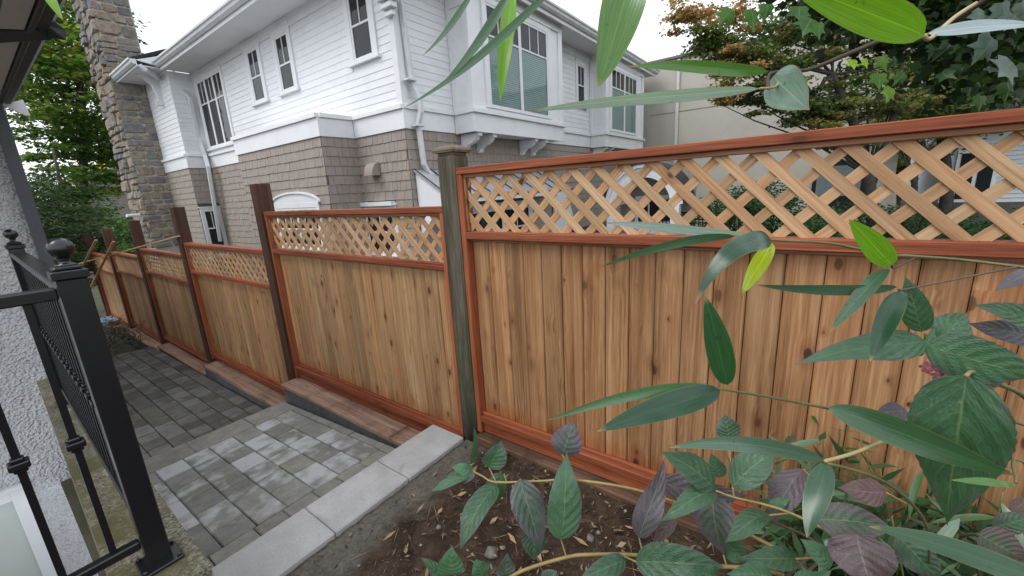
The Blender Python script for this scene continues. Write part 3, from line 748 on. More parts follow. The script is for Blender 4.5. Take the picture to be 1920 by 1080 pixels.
# clapboards ----------------------------------------------------------------
CL = []; SH = []
def spans(W, u0, u1, z0, z1):
    s = [(u0, u1)]
    for a, b, c, d in WIN[id(W)]:
        if d <= z0+.02 or c >= z1-.02: continue
        n = []
        for p, q in s:
            if b <= p or a >= q: n.append((p, q)); continue
            if a > p: n.append((p, a))
            if b < q: n.append((b, q))
        s = n
    return [(p, q) for p, q in s if q-p > .03]
def clap(W, u0, u1, z0, z1, pitch=.134):
    z = z0
    while z < z1-.01:
        e = min(z+pitch, z1)
        for p, q in spans(W, u0, u1, z, e):
            if q-p > 3.2: k = random.uniform(.35, .65); CL.append((W, p, p+(q-p)*k-.001, z, e)); CL.append((W, p+(q-p)*k+.001, q, z, e))
            else: CL.append((W, p, q, z, e))
        z += pitch
def shing(W, u0, u1, z0, z1, pitch=.185):
    z = z1; row = 0
    while z > z0:
        lo = z-pitch; u = u0 - random.uniform(0, .12); row += 1
        while u < u1:
            w = random.choice((.10, .13, .15, .17, .2, .24)); a, b = max(u, u0), min(u+w, u1)
            if b-a > .025:
                for p, q in spans(W, a, b, lo, z): SH.append((W, p+.0035, q-.0035, lo+random.uniform(-.005, .005), z))
            u += w
        z = lo
clap(WA, -16.05, XB-.10, ZB1+.03, ZS-.22); clap(WW, -18.34, -16.05, ZB1+.03, ZS-.12); clap(WWR, 4.78, Y0, ZB1+.03, ZS-.12)
clap(WB, Y0+.10, 6.75, ZB1+.03, ZS-.22); clap(WB, 10.4, 13.25, ZB1+.03, ZS-.22); clap(WB, 16.75, 17.2, ZB1+.03, ZS-.22)
shing(WA, -7.97, XB, -1.35, ZB0); shing(WBR, 4.63, Y0, -1.35, ZB0); shing(WBUMP, -11.9, -7.97, -1.35, ZB0)
shing(WA, -16.05, -13.2, -1.35, ZB0); shing(WW, -18.34, -16.05, -1.35, ZB0); shing(WWR, 4.78, Y0, -1.35, ZB0)
WBUMPL = None
shing(WB, Y0, 17.2, -1.35, ZB0)
def emit(L, name, mat, nb, nt, over, limit=295, jit=.002):
    L.sort(key=lambda s: s[0].pt((s[1]+s[2])/2, (s[3]+s[4])/2, 0).length)
    for W, u0, u1, z0, z1 in L[:limit]: hp(W.wedge(MB(), u0, u1, z0, z1+over, .001, nb+random.uniform(-jit, jit), nt), name, mat)
    m = MB()
    for W, u0, u1, z0, z1 in L[limit:]: W.wedge(m, u0, u1, z0, z1+over, .001, nb+random.uniform(-jit, jit), nt)
    if m.V: tag(hp(m, name+'s', mat), kind='stuff')
emit(CL, 'clapboard', WHITE, .013, .004, 0, jit=.0004); emit(SH, 'shingle', TAUPE, .022, .007, .0, jit=.004)
# trim: belt course, frieze, corner boards ---------------------------------
def belt(W, u0, u1, e0=0, e1=0, name='belt_board'):
    b = hp(W.box(MB(), u0-e0, u1+e1, ZB0, ZB1-.05, 0, .04), name, WHITE); m = MB(); W.box(m, u0, u1, ZB1-.049, ZB1+.03, 0, .085); hp(m, 'belt_cap', WHITE, b)
belt(WA, -7.97+.086, XB+.04, .045); belt(WBUMP, -11.94, -7.93); belt(WBR, 4.63+.001, Y0-.086, 0, .045); belt(WA, -15.96, -11.95); belt(WW, -18.34, -16.01); belt(WWR, 4.78+.001, Y0-.086, 0, .045)
belt(WB, Y0+.001, 6.659); belt(WB, 10.491, 13.159); belt(WB, 16.841, 17.2)
for q in (6.66, 10.441, 13.16, 16.791): hp(WB.box(MB(), q, q+.049, ZB0, ZB1, 0, .038), 'belt_filler', WHITE)
m = MB(); m.box(-11.9, -7.93, 4.60, Y0-.03, ZB1-.04, ZB1+.02, 0); hp(m, 'bump_out_ledge', WHITE)
hp(WA.box(MB(), -16.05, XB, ZS-.22, ZS, 0, .03), 'frieze_board', WHITE); hp(WB.box(MB(), Y0, 17.2, ZS-.22, ZS, 0, .03), 'frieze_board', WHITE)
m = MB(); m.box(XB-.11, XB+.032, Y0-.032, Y0+.11, ZB1+.031, ZS-.221, .004); hp(m, 'corner_board', WHITE)
for a, b in BAYS:
    s = Wall('A', a)
    hp(BAYF.box(MB(), a-.04, b+.04, ZB0-.02, ZB1-.05, 0, .04), 'bay_skirt', WHITE); hp(BAYF.box(MB(), a-.09, b+.09, ZB1-.049, ZB1+.03, 0, .10), 'bay_sill', WHITE)
    hp(s.box(MB(), XB+.041, -5.8202, ZB0-.02, ZB1-.05, 0, .04), 'bay_skirt', WHITE); hp(s.box(MB(), XB+.09, -5.8202, ZB1-.049, ZB1+.03, 0, .09), 'bay_sill', WHITE)
    # panelled side of the bay and corner boards
    m = MB(); s.box(m, XB+.02, XB+.12, ZB1+.031, ZS-.2, 0, .03); s.box(m, -5.92, -5.82, ZB1+.031, ZS-.2, 0, .03); s.box(m, XB+.12, -5.92, ZB1+.031, ZB1+.22, 0, .029); s.box(m, XB+.12, -5.92, ZS-.5, ZS-.2, 0, .029)
    hp(m, 'side_panel', WHITE)
    for u in (a, b-.16): hp(BAYF.box(MB(), u-.03 if u == a else u, u+.16 if u == a else u+.19, ZB1+.031, ZS-.18, 0, .04), 'corner_board', WHITE)
    hp(BAYF.box(MB(), a-.03, b+.03, ZS-.18, ZS, 0, .05), 'bay_frieze', WHITE)
    # scrolled corbels under the bay
    L = b-a
    for u in (a+.12, a+.62, b-1.35, b-.85):
        pf = [(0, 0), (.50, 0), (.50, -.06), (.44, -.07), (.40, -.13), (.30, -.19), (.18, -.22), (.10, -.28), (.08, -.34), (0, -.36)]
        V = []
        for yy in (u, u+.13):
            for dx, dz in pf: V.append((XB+.03+dx, yy, ZB0-.022+dz))
        k = len(pf); F = [tuple(range(k)), tuple(range(2*k-1, k-1, -1))] + [(i, (i+1) % k, k+(i+1) % k, k+i) for i in range(k)]
        o = hp(MB().add(V, F), 'corbel', WHITE); fix_normals(o)
# eaves, gutters and roof ---------------------------------------------------
YE, XE = 4.62, -5.62
m = MB(); m.box(-16.0, XE, YE, Y0-.031, ZS, ZS+.03, 0); m.box(-18.3, XE, Y0-.0305, 17.6, ZS, ZS+.03, 0); hp(m, 'soffit', WHITE)
def gutter(axis, a0, a1, base, zt, sign, name='gutter', parent=HOUSE):
    pf = [(0, 0), (0, -.14), (.05, -.15), (.10, -.11), (.115, -.06), (.15, -.04), (.155, 0), (.14, 0), (.13, -.02), (.02, -.02)]
    P = [(base+sign*d, zt+z) for d, z in pf]
    o = hp(MB().add(*prism(P, axis, a0, a1)), name, GUTW, parent); fix_normals(o); return o
m = MB(); m.box(-15.9, XE+.0, YE-.03, YE-.001, ZS-.06, ZS+.16, .004); m.box(XE+.001, XE+.03, YE-.03, 17.6, ZS-.06, ZS+.16, .004); hp(m, 'fascia', WHITE)
gutter(0, -15.95, XE+.19, YE-.031, ZS+.17, -1); gutter(1, YE-.19, 17.6, XE+.031, ZS+.17, 1)
m = MB(); m.box(-18.34, -16.0, 4.10, 4.779, ZS+.001, ZS+.03, 0); m.box(-18.34, -15.98, 4.07, 4.099, ZS-.03, ZS+.16, .003); hp(m, 'wing_eave', WHITE)
gutter(0, -18.3, -15.95, 4.069, ZS+.17, -1, 'wing_gutter')
o = hp(MB().add(*prism([(4.08, ZS+.14), (4.78, ZS+.02), (5.35, ZS+.05), (5.35, ZS+.60)], 0, -16.0, -15.96)), 'wing_barge', WHITE); fix_normals(o)
rv = [(XE+.10, YE-.10, ZS+.20), (XE+.10, 17.7, ZS+.20), (-16.0, 17.7, ZS+.20), (-16.0, YE-.10, ZS+.20), (-10.3, 9.4, 6.9), (-10.3, 13.0, 6.9)]
rv2 = [(x, y, z-.04) for x, y, z in rv]
m = MB().add(rv, [(0, 1, 5, 4), (1, 2, 5), (2, 3, 4, 5), (3, 0, 4)]); m.add(rv2, [(0, 4, 5, 1), (1, 5, 2), (2, 5, 4, 3), (3, 4, 0), ]); hp(m, 'roof', ROOFM)
m = MB().add(*prism([(3.98, ZS+.19), (4.06, ZS+.16), (7.0, ZS+1.50), (7.0, ZS+1.56)], 0, -19.5, -15.97)); o = hp(m, 'wing_roof', ROOFM); fix_normals(o)
# curved bracket under the wing eave
pf = [(0, 0), (-.50, 0), (-.50, -.07), (-.36, -.10), (-.20, -.26), (-.13, -.55), (-.12, -.70), (-.20, -.76), (-.18, -.84), (0, -.84)]
V = []
for x in (-17.05, -16.93):
    for dy, dz in pf: V.append((x, 4.778+dy, ZS-.001+dz))
k = len(pf); o = hp(MB().add(V, [tuple(range(k)), tuple(range(2*k-1, k-1, -1))] + [(i, (i+1) % k, k+(i+1) % k, k+i) for i in range(k)]), 'eave_bracket', WHITE); fix_normals(o)
# downpipes
def pipe(pts, name='downpipe', w=.10, h=.075):
    V, F = rpipe(pts, w, h); o = hp(MB().add(V, F), name, GUTW); fix_normals(o); return o
pipe([(-16.02, 4.15, ZS+.02), (-16.0, 4.25, ZS-.08), at_y(300, 148, 4.75), at_y(345, 172, 5.10), at_y(356, 185, 5.16), at_y(372, 258, 5.22), at_y(384, 292, 5.22), at_y(390, 312, 5.14), at_y(413, 452, 5.14)], w=.13, h=.10)
xp = XB+.13
pd = pipe([at_x(747, -30, xp-.04), at_x(770, 140, xp-.04), at_x(775, 165, xp-.02), at_x(787, 188, xp+.06), at_x(789, 210, xp+.06), at_x(784, 232, xp), at_x(795, 308, xp), at_x(803, 322, xp), at_x(835, 350, xp+.04)])
for px, py in ((769, 150), (784, 236)):
    c = at_x(px, py, xp); hp(MB().box(c.x-.07, c.x+.07, c.y-.10, c.y+.10, c.z-.015, c.z+.015, .002), 'pipe_strap', GUTW, pd)
# stacked block bracket at the corner under the eave
m = MB(); 
for i, (zz, d, h) in enumerate(((3.05, .10, .09), (3.15, .16, .10), (3.26, .22, .12))): m.box(XB-.06-d*.2, XB+.033+d, Y0-.033-d, Y0-.04, zz, zz+h-.012, .01)
m.box(XB-.08, XB+.10, Y0-.10, Y0-.034, 3.40, ZS-.23, .01); hp(m, 'corner_bracket', WHITE)
# dryer vent
c = at_y(704, 318, Y0-.03)
pf = [(c.z-.12, c.y), (c.z+.14, c.y), (c.z+.14, c.y-.02)] + [(c.z-.12+.25*sin(t), c.y-.03-.16*cos(t)) for t in np.linspace(1.45, 0, 7)]
o = hp(MB().add(*prism([(y, z) for z, y in pf], 0, c.x-.14, c.x+.14)), 'vent_hood', TAUPE); fix_normals(o)
# lean-to awning on the right face
aw = hp(MB().add([(XB+.03, 5.46, .47), (-5.50, 5.46, -.04), (-5.50, 10.25, -.04), (XB+.03, 10.25, .47), (XB+.03, 5.46, .435), (-5.50, 5.46, -.075), (-5.50, 10.25, -.075), (XB+.03, 10.25, .435)],
    [(0, 1, 2, 3), (7, 6, 5, 4), (0, 4, 5, 1), (1, 5, 6, 2), (2, 6, 7, 3), (3, 7, 4, 0)]), 'awning_roof', AWN)
y = 5.47
while y < 10.3:
    a, b = Vector((XB+.04, y, .49)), Vector((-5.49, y, -.02)); hp(MB().tube([a, b], .012, 4), 'standing_seam', m_plain('seam', (.16, .16, .18), .4) if False else ROOFM, aw); y += .42
o = hp(MB().add(*prism([(XB+.03, .434), (XB+.03, -.75), (XB+.14, -.75), (-5.52, -.19), (-5.52, -.077)], 1, 5.50, 5.54)), 'awning_cheek', WHITE, aw); fix_normals(o)
hp(MB().box(-5.56, -5.49, 5.46, 10.25, -.20, -.078, .004), 'awning_fascia', WHITE, aw); hp(MB().box(-5.49, -5.46, 5.46, 10.25, -.115, -.08, .002), 'drip_edge', ROOFM, aw)
hp(MB().box(XB+.05, XB+.12, 10.6, 11.6, -2.6, -.2, .01), 'garden_door', WHITE)
# ---- stone chimney
def m_rock():
    t = NT('chimney_stone'); v = t.rndvec(); r = t.oi.outputs['Random']; n = t.noise(v, 7, 6, .65); f = t.noise(v, 40, 4, .7)
    c = t.ramp(r, [(0, (.16, .165, .185)), (.25, (.27, .24, .20)), (.5, (.36, .285, .205)), (.75, (.22, .22, .22)), (1, (.33, .255, .18))])
    c = t.mix(t.mapr(n, .4, .7, 0, .7), c, (.09, .08, .07)); c = t.mix(1.0, c, _gray(t, t.mapr(f, .3, .7, .7, 1.3)), 'MULTIPLY')
    t.color(c); t.rough(.9); t.bump(t.math('ADD', n, t.math('MULTIPLY', f, .5)), .9, .03); return t.m
ROCKM = m_rock(); MORT = m_plain('pale_mortar', (.38, .365, .33), .95, .15, 20, .5, 60)
CH = empty('stone_chimney', (-19.2, 4.4, -2.8), 'tall rubble stone chimney at the end of the shingled house', 'chimney')
MB().box(-20.2, -18.36, 3.97, 4.90, -2.8, 8.6, 0).build('mortar_core', MORT, CH)
ST = []
def stones(W, u0, u1, z0, z1):
    z = z0
    while z < z1:
        h = random.choice((.16, .20, .26, .33, .40)); u = u0 - random.uniform(0, .02)
        while u < u1-.01:
            w = random.uniform(.6, 1.9)*h+.06
            if u1-(u+w) < .10: w = u1-u
            if random.random() < .22 and h > .2:
                k = random.uniform(.4, .6); ST.append((W, u, u+w, z, z+h*k)); ST.append((W, u, u+w, z+h*k, z+h))
            else: ST.append((W, u, u+w, z, z+h))
            u += w
        z += h
stones(Wall('B', -18.36), 3.93, 4.88, -1.3, 8.0); stones(Wall('A', 3.97), -20.24, -18.32, -1.3, 8.0)
ST.sort(key=lambda s: (0 if s[0].k == 'B' else 1, s[3]))
def stone(W, u0, u1, z0, z1, m):
    g = .012; w, h = u1-u0, z1-z0; j = lambda s: random.uniform(-s, s); cc = min(w, h)*.36
    poly = [(u0+g+cc*random.random(), z0+g), (u1-g-cc*random.random(), z0+g+abs(j(.02))), (u1-g, z0+g+cc*random.random()+.01), (u1-g-abs(j(.015)), z1-g-cc*random.random()), (u1-g-cc*random.random()-.01, z1-g), (u0+g+cc*random.random(), z1-g-abs(j(.025))), (u0+g, z1-g-cc*random.random()-.01), (u0+g+abs(j(.012)), z0+g+cc*random.random()+.005)]
    n1 = random.uniform(.02, .06) if W.k == 'B' else random.uniform(.03, .14); cu = sum(p[0] for p in poly)/8; cz = sum(p[1] for p in poly)/8; n = 8; V = []
    tu, tz = j(.10), j(.10)
    for u, z in poly: V.append(W.pt(u, z, -.01))
    for u, z in poly: V.append(W.pt(u, z, n1*.55))
    for u, z in poly: V.append(W.pt(cu+(u-cu)*.80, cz+(z-cz)*.80, n1+tu*(u-cu)+tz*(z-cz)))
    F = [tuple(range(16, 24))] + [(i, (i+1) % 8, 8+(i+1) % 8, 8+i) for i in range(8)] + [(8+i, 8+(i+1) % 8, 16+(i+1) % 8, 16+i) for i in range(8)]
    m.add(V, F)
for s in ST[:298]:
    m = MB(); stone(*s, m); fix_normals(m.build('stone', ROCKM, CH))
m = MB()
for s in ST[298:]: stone(*s, m)
if m.V: o = m.build('stones', ROCKM, CH); o['kind'] = 'stuff'; fix_normals(o)
c = at_x(262, 403, -18.25); MB().tube([c, c+Vector((.10, -.35, 0))], .05, 10).build('flue_pipe', WHITE, CH)
# ---- beige rendered building behind
BEIGE = m_plain('beige_render', (.46, .44, .385), .9, .05, 1.2, .15, 60, .2, dirt=((.36, .35, .30), 1.5, .4))
BB = empty('beige_building', (-6, 20, -2.8), 'plain beige rendered building behind the white house', 'building')
MB().box(-16, 1.9, 18.0, 24, -2.8, 4.56, 0).build('wall', BEIGE, BB)
MB().box(-16, 1.95, 17.9, 24.1, 4.561, 4.66, .01).build('parapet_cap', m_plain('cap_metal', (.16, .15, .15), .6), BB)
c = at_y(1270, 200, 17.95); V, F = rpipe([(c.x, 17.93, 4.5), (c.x, 17.93, -2.8)], .11, .09); MB().add(V, F).build('downpipe', m_plain('cream_pipe', (.55, .53, .50), .5), BB)
MB().box(-5.9, 1.9, 17.985, 17.999, 2.62, 2.635, 0).build('render_joint', m_plain('joint', (.2, .19, .17), .9), BB)
a, b = at_y(1527, 305, 17.95), at_y(1625, 395, 17.95)
w = MB().box(a.x, b.x, 17.93, 17.999, b.z, a.z, .01).build('window', DARK, BB)
MB().box(a.x+.12, b.x-.25, 17.915, 17.929, b.z+.5, a.z-.15, 0).build('pane', m_plain('sky_glass', (.16, .19, .20), .1), w)
# ---- pale house far right
WH = empty('pale_clapboard_house', (8, 22, -2.8), 'pale clapboard house on a dark stone base behind the garden trees', 'house')
PALE = m_plain('pale_siding', (.55, .58, .60), .6, .04)
MB().box(3.3, 16, 20.05, 27, -1.28, 5, 0).build('wall', PALE, WH); MB().box(3.2, 16, 19.95, 27, -2.8, -1.281, 0).build('stone_base', m_plain('dark_stone', (.10, .095, .085), .9, .3, 5, .8, 12), WH)
z = -1.27
while z < 4.9:
    MB().add(*prism([(20.048, z), (20.01, z), (20.04, z+.13), (20.048, z+.13)], 0, 3.3, 16)).build('clapboard', PALE, WH); z += .131
a, b = at_y(1798, 318, 20), at_y(1850, 372, 20)
w = MB().box(a.x-.1, b.x+.1, 19.95, 20.0, b.z-.1, a.z+.6, .005).build('window', WHITE, WH)
MB().box(a.x, (a.x+b.x)/2-.05, 19.93, 19.949, b.z, a.z+.5, 0).build('pane', DARK, w); MB().box((a.x+b.x)/2+.05, b.x, 19.93, 19.949, b.z, a.z+.5, 0).build('pane', DARK, w)
# ---- arched entrance porch
PO = empty('arched_porch', (-3.9, 11.5, -2.8), 'white arched entrance porch seen through the lattice', 'porch')
Wp = Wall('A', 11.5); cx, zc, R = -3.92, -.62, 1.12
def ring(r0, r1, n0, n1, name, parent, mat=WHITE):
    V = [(cx+r0*cos(t), zc+r0*sin(t)) for t in np.linspace(0, pi, 21)]; P = [(cx+r1*cos(t), zc+r1*sin(t)) for t in np.linspace(0, pi, 21)] + V[::-1]
    m = MB(); Wp.prism(m, P, n0, n1); o = m.build(name, mat, parent); fix_normals(o); return o
ring(.80, 1.0, 0, .05, 'arch', PO); ring(1.0, 1.09, 0, .12, 'arch_moulding', PO); ring(1.09, 1.15, -.9, .16, 'arch_roof', PO, ROOFM); ring(.74, .80, -.9, .04, 'arch_soffit', PO)
for sx in (-1, 1): MB().box(cx+sx*.90-.11, cx+sx*.90+.11, 11.3, 11.5, -2.8, zc-.001, .01).build('column', WHITE, PO)
d = MB().box(cx-.6, cx+.6, 12.5, 12.56, -2.8, zc+.2, .01).build('door', WHITE, PO)
for k in range(3): MB().box(cx-.48+k*.34, cx-.2+k*.34, 12.47, 12.499, zc-.55, zc+.08, 0).build('pane', DARK, d)
MB().box(cx-1.1, cx+1.1, 12.6, 12.7, -2.8, zc+1.0, 0).build('back_wall', TAUPE, PO)
# oval window on the right face
c = at_x(1066, 412, XB+.03); m = MB(); n = 20
P = [(c.y+.30*cos(t), c.z+.42*sin(t)) for t in np.linspace(0, 2*pi, n, endpoint=False)]; Q = [(c.y+.18*cos(t), c.z+.29*sin(t)) for t in np.linspace(0, 2*pi, n, endpoint=False)]
WB.prism(m, P, 0, .04); o = hp(m, 'oval_window', WHITE); fix_normals(o); m = MB(); WB.prism(m, Q, .041, .05); o = hp(m, 'pane', DARK, o); fix_normals(o)
# ---- dark trellis and far blue house on the left
def trellis():
    r = empty('garden_trellis', (-1.2, 12.5, -2.8), 'black square garden trellis seen through the lattice', 'trellis'); m = MB()
    a, b = at_y(1236, 398, 12.5), at_y(1345, 425, 12.5); x = a.x
    while x < b.x+.6: m.box(x, x+.03, 12.49, 12.51, -2.8, a.z, 0); x += .10
    z = a.z
    while z > -2.7: m.box(a.x, b.x+.63, 12.511, 12.53, z-.03, z, 0); z -= .10
    m.build('grid', m_plain('black_wood', (.012, .012, .014), .6), r)
trellis()
def far_house():
    r = empty('blue_grey_house', (-40, 9, -2.8), 'distant blue-grey house glimpsed between the chimney and the yellowing tree', 'house'); m_b = m_plain('blue_siding', (.16, .19, .24), .7)
    MB().box(-46, -38, 3, 16, -4, -.4, 0).build('wall', m_b, r)
    MB().add(*prism([(2.3, -.4), (16.5, -.4), (9.4, 4.5)], 0, -46.5, -37.5)).build('roof', m_plain('weathered_roof', (.32, .29, .27), .9), r)
    for k in range(5): w = MB().box(-37.99, -37.93, 4+k*2.2, 5.3+k*2.2, -1.9, -.8, .01).build('window', WHITE, r); MB().box(-37.929, -37.91, 4.12+k*2.2, 5.18+k*2.2, -1.78, -.92, 0).build('pane', DARK, w)
far_house()
# ------------------------------------------------------------------ foliage materials
def leaf_bsdf(t, c, rough=.4, spec=.5, trans=.35, tcol=None):
    t.color(c); t.rough(rough); t.b.inputs['Specular IOR Level'].default_value = spec
    tr = t.n('ShaderNodeBsdfTranslucent')
    tc = t.mix(1.0, c, (1.3, 1.5, .75), 'MULTIPLY') if tcol is None else tcol
    t.l(tc, tr.inputs[0]); mx = t.n('ShaderNodeMixShader'); mx.inputs[0].default_value = trans
    t.l(t.b.outputs[0], mx.inputs[1]); t.l(tr.outputs[0], mx.inputs[2]); t.l(mx.outputs[0], t.out.inputs[0])
def m_bamboo():
    t = NT('bamboo_leaf'); sp = t.n('ShaderNodeSeparateXYZ'); t.l(t.tc.outputs['UV'], sp.inputs[0]); u, v = sp.outputs[0], sp.outputs[1]
    ac = t.math('ABSOLUTE', t.math('SUBTRACT', v, .5)); c = t.oi.outputs['Color']
    cv = t.n('ShaderNodeCombineXYZ'); t.l(t.math('MULTIPLY', u, 2.0), cv.inputs[0]); t.l(t.math('MULTIPLY', v, 26), cv.inputs[1]); t.l(t.oi.outputs['Random'], cv.inputs[2])
    st = t.noise(cv.outputs[0], 1.0, 3, .6)
    c2 = t.mix(1.0, c, _gray(t, t.mapr(st, .3, .7, .75, 1.25)), 'MULTIPLY')
    pat = t.noise(t.rndvec(), 25, 3); c2 = t.mix(t.mapr(pat, .5, .75, 0, .35), c2, t.mix(1.0, c2, (.8, 1.2, .7), 'MULTIPLY'))
    c2 = t.mix(t.mapr(ac, 0, .03, .5, 0), c2, t.mix(1.0, c, (2.2, 2.0, 1.6), 'MULTIPLY'))
    sp2 = t.noise(t.rndvec(), 160, 2, .5); c2 = t.mix(t.mapr(sp2, .66, .72, 0, .55), c2, t.mix(1.0, c, (.45, .5, .3), 'MULTIPLY'))
    c2 = t.mix(t.mapr(t.math('ADD', ac, t.math('MULTIPLY', pat, .06)), .49, .53, 0, .6), c2, (.20, .20, .06))
    c2 = t.mix(t.mapr(t.math('ADD', u, t.math('MULTIPLY', pat, .08)), .97, 1.03, 0, .9), c2, (.30, .20, .08))
    leaf_bsdf(t, c2, .22, .7, .28); t.bump(st, .10, .0015); return t.m
def m_hydrangea():
    t = NT('hydrangea_leaf'); sp = t.n('ShaderNodeSeparateXYZ'); t.l(t.tc.outputs['UV'], sp.inputs[0]); u, v = sp.outputs[0], sp.outputs[1]
    ac = t.math('MULTIPLY', t.math('ABSOLUTE', t.math('SUBTRACT', v, .5)), 2.0)
    oc = t.n('ShaderNodeSeparateColor'); t.l(t.oi.outputs['Color'], oc.inputs[0]); pur, bri, red = oc.outputs[0], oc.outputs[1], oc.outputs[2]
    nz = t.noise(t.rndvec(), 38, 4, .6)
    rr = t.oi.outputs['Random']; half = t.math('GREATER_THAN', v, .5); wob = t.math('MULTIPLY', t.math('SUBTRACT', t.noise(t.rndvec(), 22, 2), .5), .55)
    nv = t.math('ADD', 5.6, t.math('MULTIPLY', t.math('FRACT', t.math('MULTIPLY', rr, 7.7)), 3.2))
    ph = t.math('SUBTRACT', t.math('MULTIPLY', t.math('POWER', u, .85), nv), t.math('MULTIPLY', t.math('POWER', ac, 1.25), t.math('ADD', 1.5, t.math('MULTIPLY', rr, .8))))
    ph = t.math('ADD', t.math('ADD', ph, wob), t.math('MULTIPLY', half, t.math('FRACT', t.math('MULTIPLY', rr, 3.1))))
    fr = t.math('ABSOLUTE', t.math('SUBTRACT', t.math('FRACT', ph), .5))
    side = t.mapr(fr, .0, .05, 1, 0); mid = t.mapr(ac, .015, .045, 1, 0)
    cv = t.n('ShaderNodeCombineXYZ'); t.l(t.math('MULTIPLY', ph, 3.0), cv.inputs[0]); t.l(t.math('MULTIPLY', ac, 9.0), cv.inputs[1]); t.l(t.oi.outputs['Random'], cv.inputs[2])
    ret = t.vor(cv.outputs[0], 1.0, 'DISTANCE_TO_EDGE'); net = t.mapr(ret.outputs['Distance'], 0, .09, .45, 0)
    vein = t.math('MAXIMUM', t.math('MAXIMUM', t.math('MULTIPLY', side, .7), mid), t.math('MULTIPLY', net, .5))
    g = t.mix(nz, (.026, .070, .038), (.056, .130, .066)); g = t.mix(1.0, g, _gray(t, t.mapr(bri, 0, 1, .4, 1.9)), 'MULTIPLY')
    pc = t.mix(red, t.mix(nz, (.062, .056, .074), (.135, .125, .152)), t.mix(nz, (.085, .040, .042), (.17, .085, .075)))
    edge = t.math('ADD', t.math('MULTIPLY', t.mapr(ac, .35, 1.0), .75), t.mapr(u, .6, 1.0, 0, .5))
    pm = t.mapr(t.math('ADD', t.math('ADD', t.math('MULTIPLY', pur, 1.35), t.math('MULTIPLY', edge, .55)), t.math('MULTIPLY', t.math('SUBTRACT', nz, .5), .7)), .55, 1.15)
    c = t.mix(pm, g, pc); c = t.mix(t.math('MULTIPLY', vein, .62), c, t.mix(pm, (.16, .25, .10), (.25, .22, .20)))
    spt = t.noise(t.rndvec(), 120, 2); c = t.mix(t.mapr(spt, .70, .74, 0, .6), c, t.mix(half, (.22, .23, .20), (.10, .06, .04))); c = t.mix(t.mapr(t.noise(t.rndvec(), 14, 3), .5, .75, 0, .4), c, t.mix(1.0, c, (.6, .62, .55), 'MULTIPLY'))
    leaf_bsdf(t, c, .38, .5, .2)
    h = t.math('ADD', t.mapr(fr, 0, .5, 0, 1.0), t.math('MULTIPLY', t.mapr(ret.outputs['Distance'], 0, .3), .35)); t.bump(h, .45, .004); return t.m
def m_attr(name, rough=.5, trans=.4, spec=.3):
    t = NT(name); a = t.n('ShaderNodeAttribute'); a.attribute_name = 'Col'; leaf_bsdf(t, a.outputs['Color'], rough, spec, trans); return t.m
BAM = m_bamboo(); HYD = m_hydrangea(); LEAFM = m_attr('tree_leaf'); IVYM = m_attr('ivy_leaf_stuff', .4, .3)
STEM_B = m_plain('bamboo_stem', (.115, .115, .045), .5, .2, 30); STEM_H = m_plain('hydrangea_stem', (.27, .20, .075), .55, .2, 30); TWIG = m_plain('brown_twig', (.085, .062, .042), .75, .25, 40, .4, 80)
BARK = m_plain('tree_bark', (.050, .044, .038), .9, .3, 8, .8, 25); STEM_P = m_plain('pale_cane', (.40, .32, .15), .5, .15, 20)

def prof(kind, t, acu=.98):
    if kind == 'b':                         # lanceolate
        return (t**.55)*((1-t)**.85)/.4545 if 0 < t < 1 else 0.0
    p = 0.0
    if 0 < t < 1:
        tm = .58/(.58+acu); p = (t**.58)*((1-t)**acu)/((tm**.58)*((1-tm)**acu))   # ovate
    return p*(1-.30*max(0, (t-.82)/.18))
def leaf(root, kind, B, T, wpx, col, roll=0.0, bend=.08, fold=.18, wave=.03, curl=0.0, sweep=0.0, acu=.98):
    b, t = at_d(*B), at_d(*T); a = t-b; L = a.length; a.normalize(); mid = (b+t)/2; w = wpx*(B[2]+T[2])/2/F_PX
    v = mid.normalized(); s = a.cross(v)
    if s.length < 1e-4: s = Vector((1, 0, 0))
    s.normalize(); n = s.cross(a)
    if n.dot(v) > 0: n = -n
    R = Matrix.Rotation(roll, 3, a); s = R @ s; n = R @ n
    e = s*.01; pa, pb = to_px(mid-e), to_px(mid+e); ppm = math.hypot(pa[0]-pb[0], pa[1]-pb[1])/.02; w = min(wpx/max(ppm, 1e-6), 2.2*w)
    rows, cs = (18, (-1, -.6, -.2, .2, .6, 1)) if kind in 'bo' else (36, (-1, -.8, -.55, -.28, 0, .28, .55, .8, 1)); up = Vector(-_D)*(sweep*(B[2]+T[2])/2/F_PX)
    V = []; UV = []; F = []; ph = random.uniform(0, 6); tw = random.uniform(-.75, .75); s0, n0 = s, n
    for i in range(rows+1):
        tt = i/rows; p = max(prof(kind, tt, acu), .012); c = b + a*L*tt + n*(bend*L*4*tt*(1-tt) - curl*L*max(0, tt-.55)**2*3) + up*4*tt*(1-tt)
        Rt = Matrix.Rotation(tw*(tt-.45), 3, a); s, n = Rt @ s0, Rt @ n0
        for k, j in enumerate(cs):
            hw = w/2*p
            if kind == 'h' and abs(j) == 1: hw *= 1 - (.03 if i % 2 else 0)
            q = c + s*(hw*j) + n*(fold*hw*abs(j) + wave*w*sin(tt*9+ph+(2 if j > 0 else 0))*abs(j)*p - (curl*.6*hw*j*j if kind in 'bo' else .10*hw*j*j))
            V.append(q); UV.append((tt, (j+1)/2))
    nc = len(cs)
    for i in range(rows):
        for k in range(nc-1): F.append((i*nc+k, i*nc+k+1, (i+1)*nc+k+1, (i+1)*nc+k))
    V = [x-b for x in V]
    me = mk_mesh('leaf', V, F, BAM if kind in 'bo' else HYD, True, UV); o = link_mesh('leaf', me, b, root); o.color = (*col, 1)
    return o
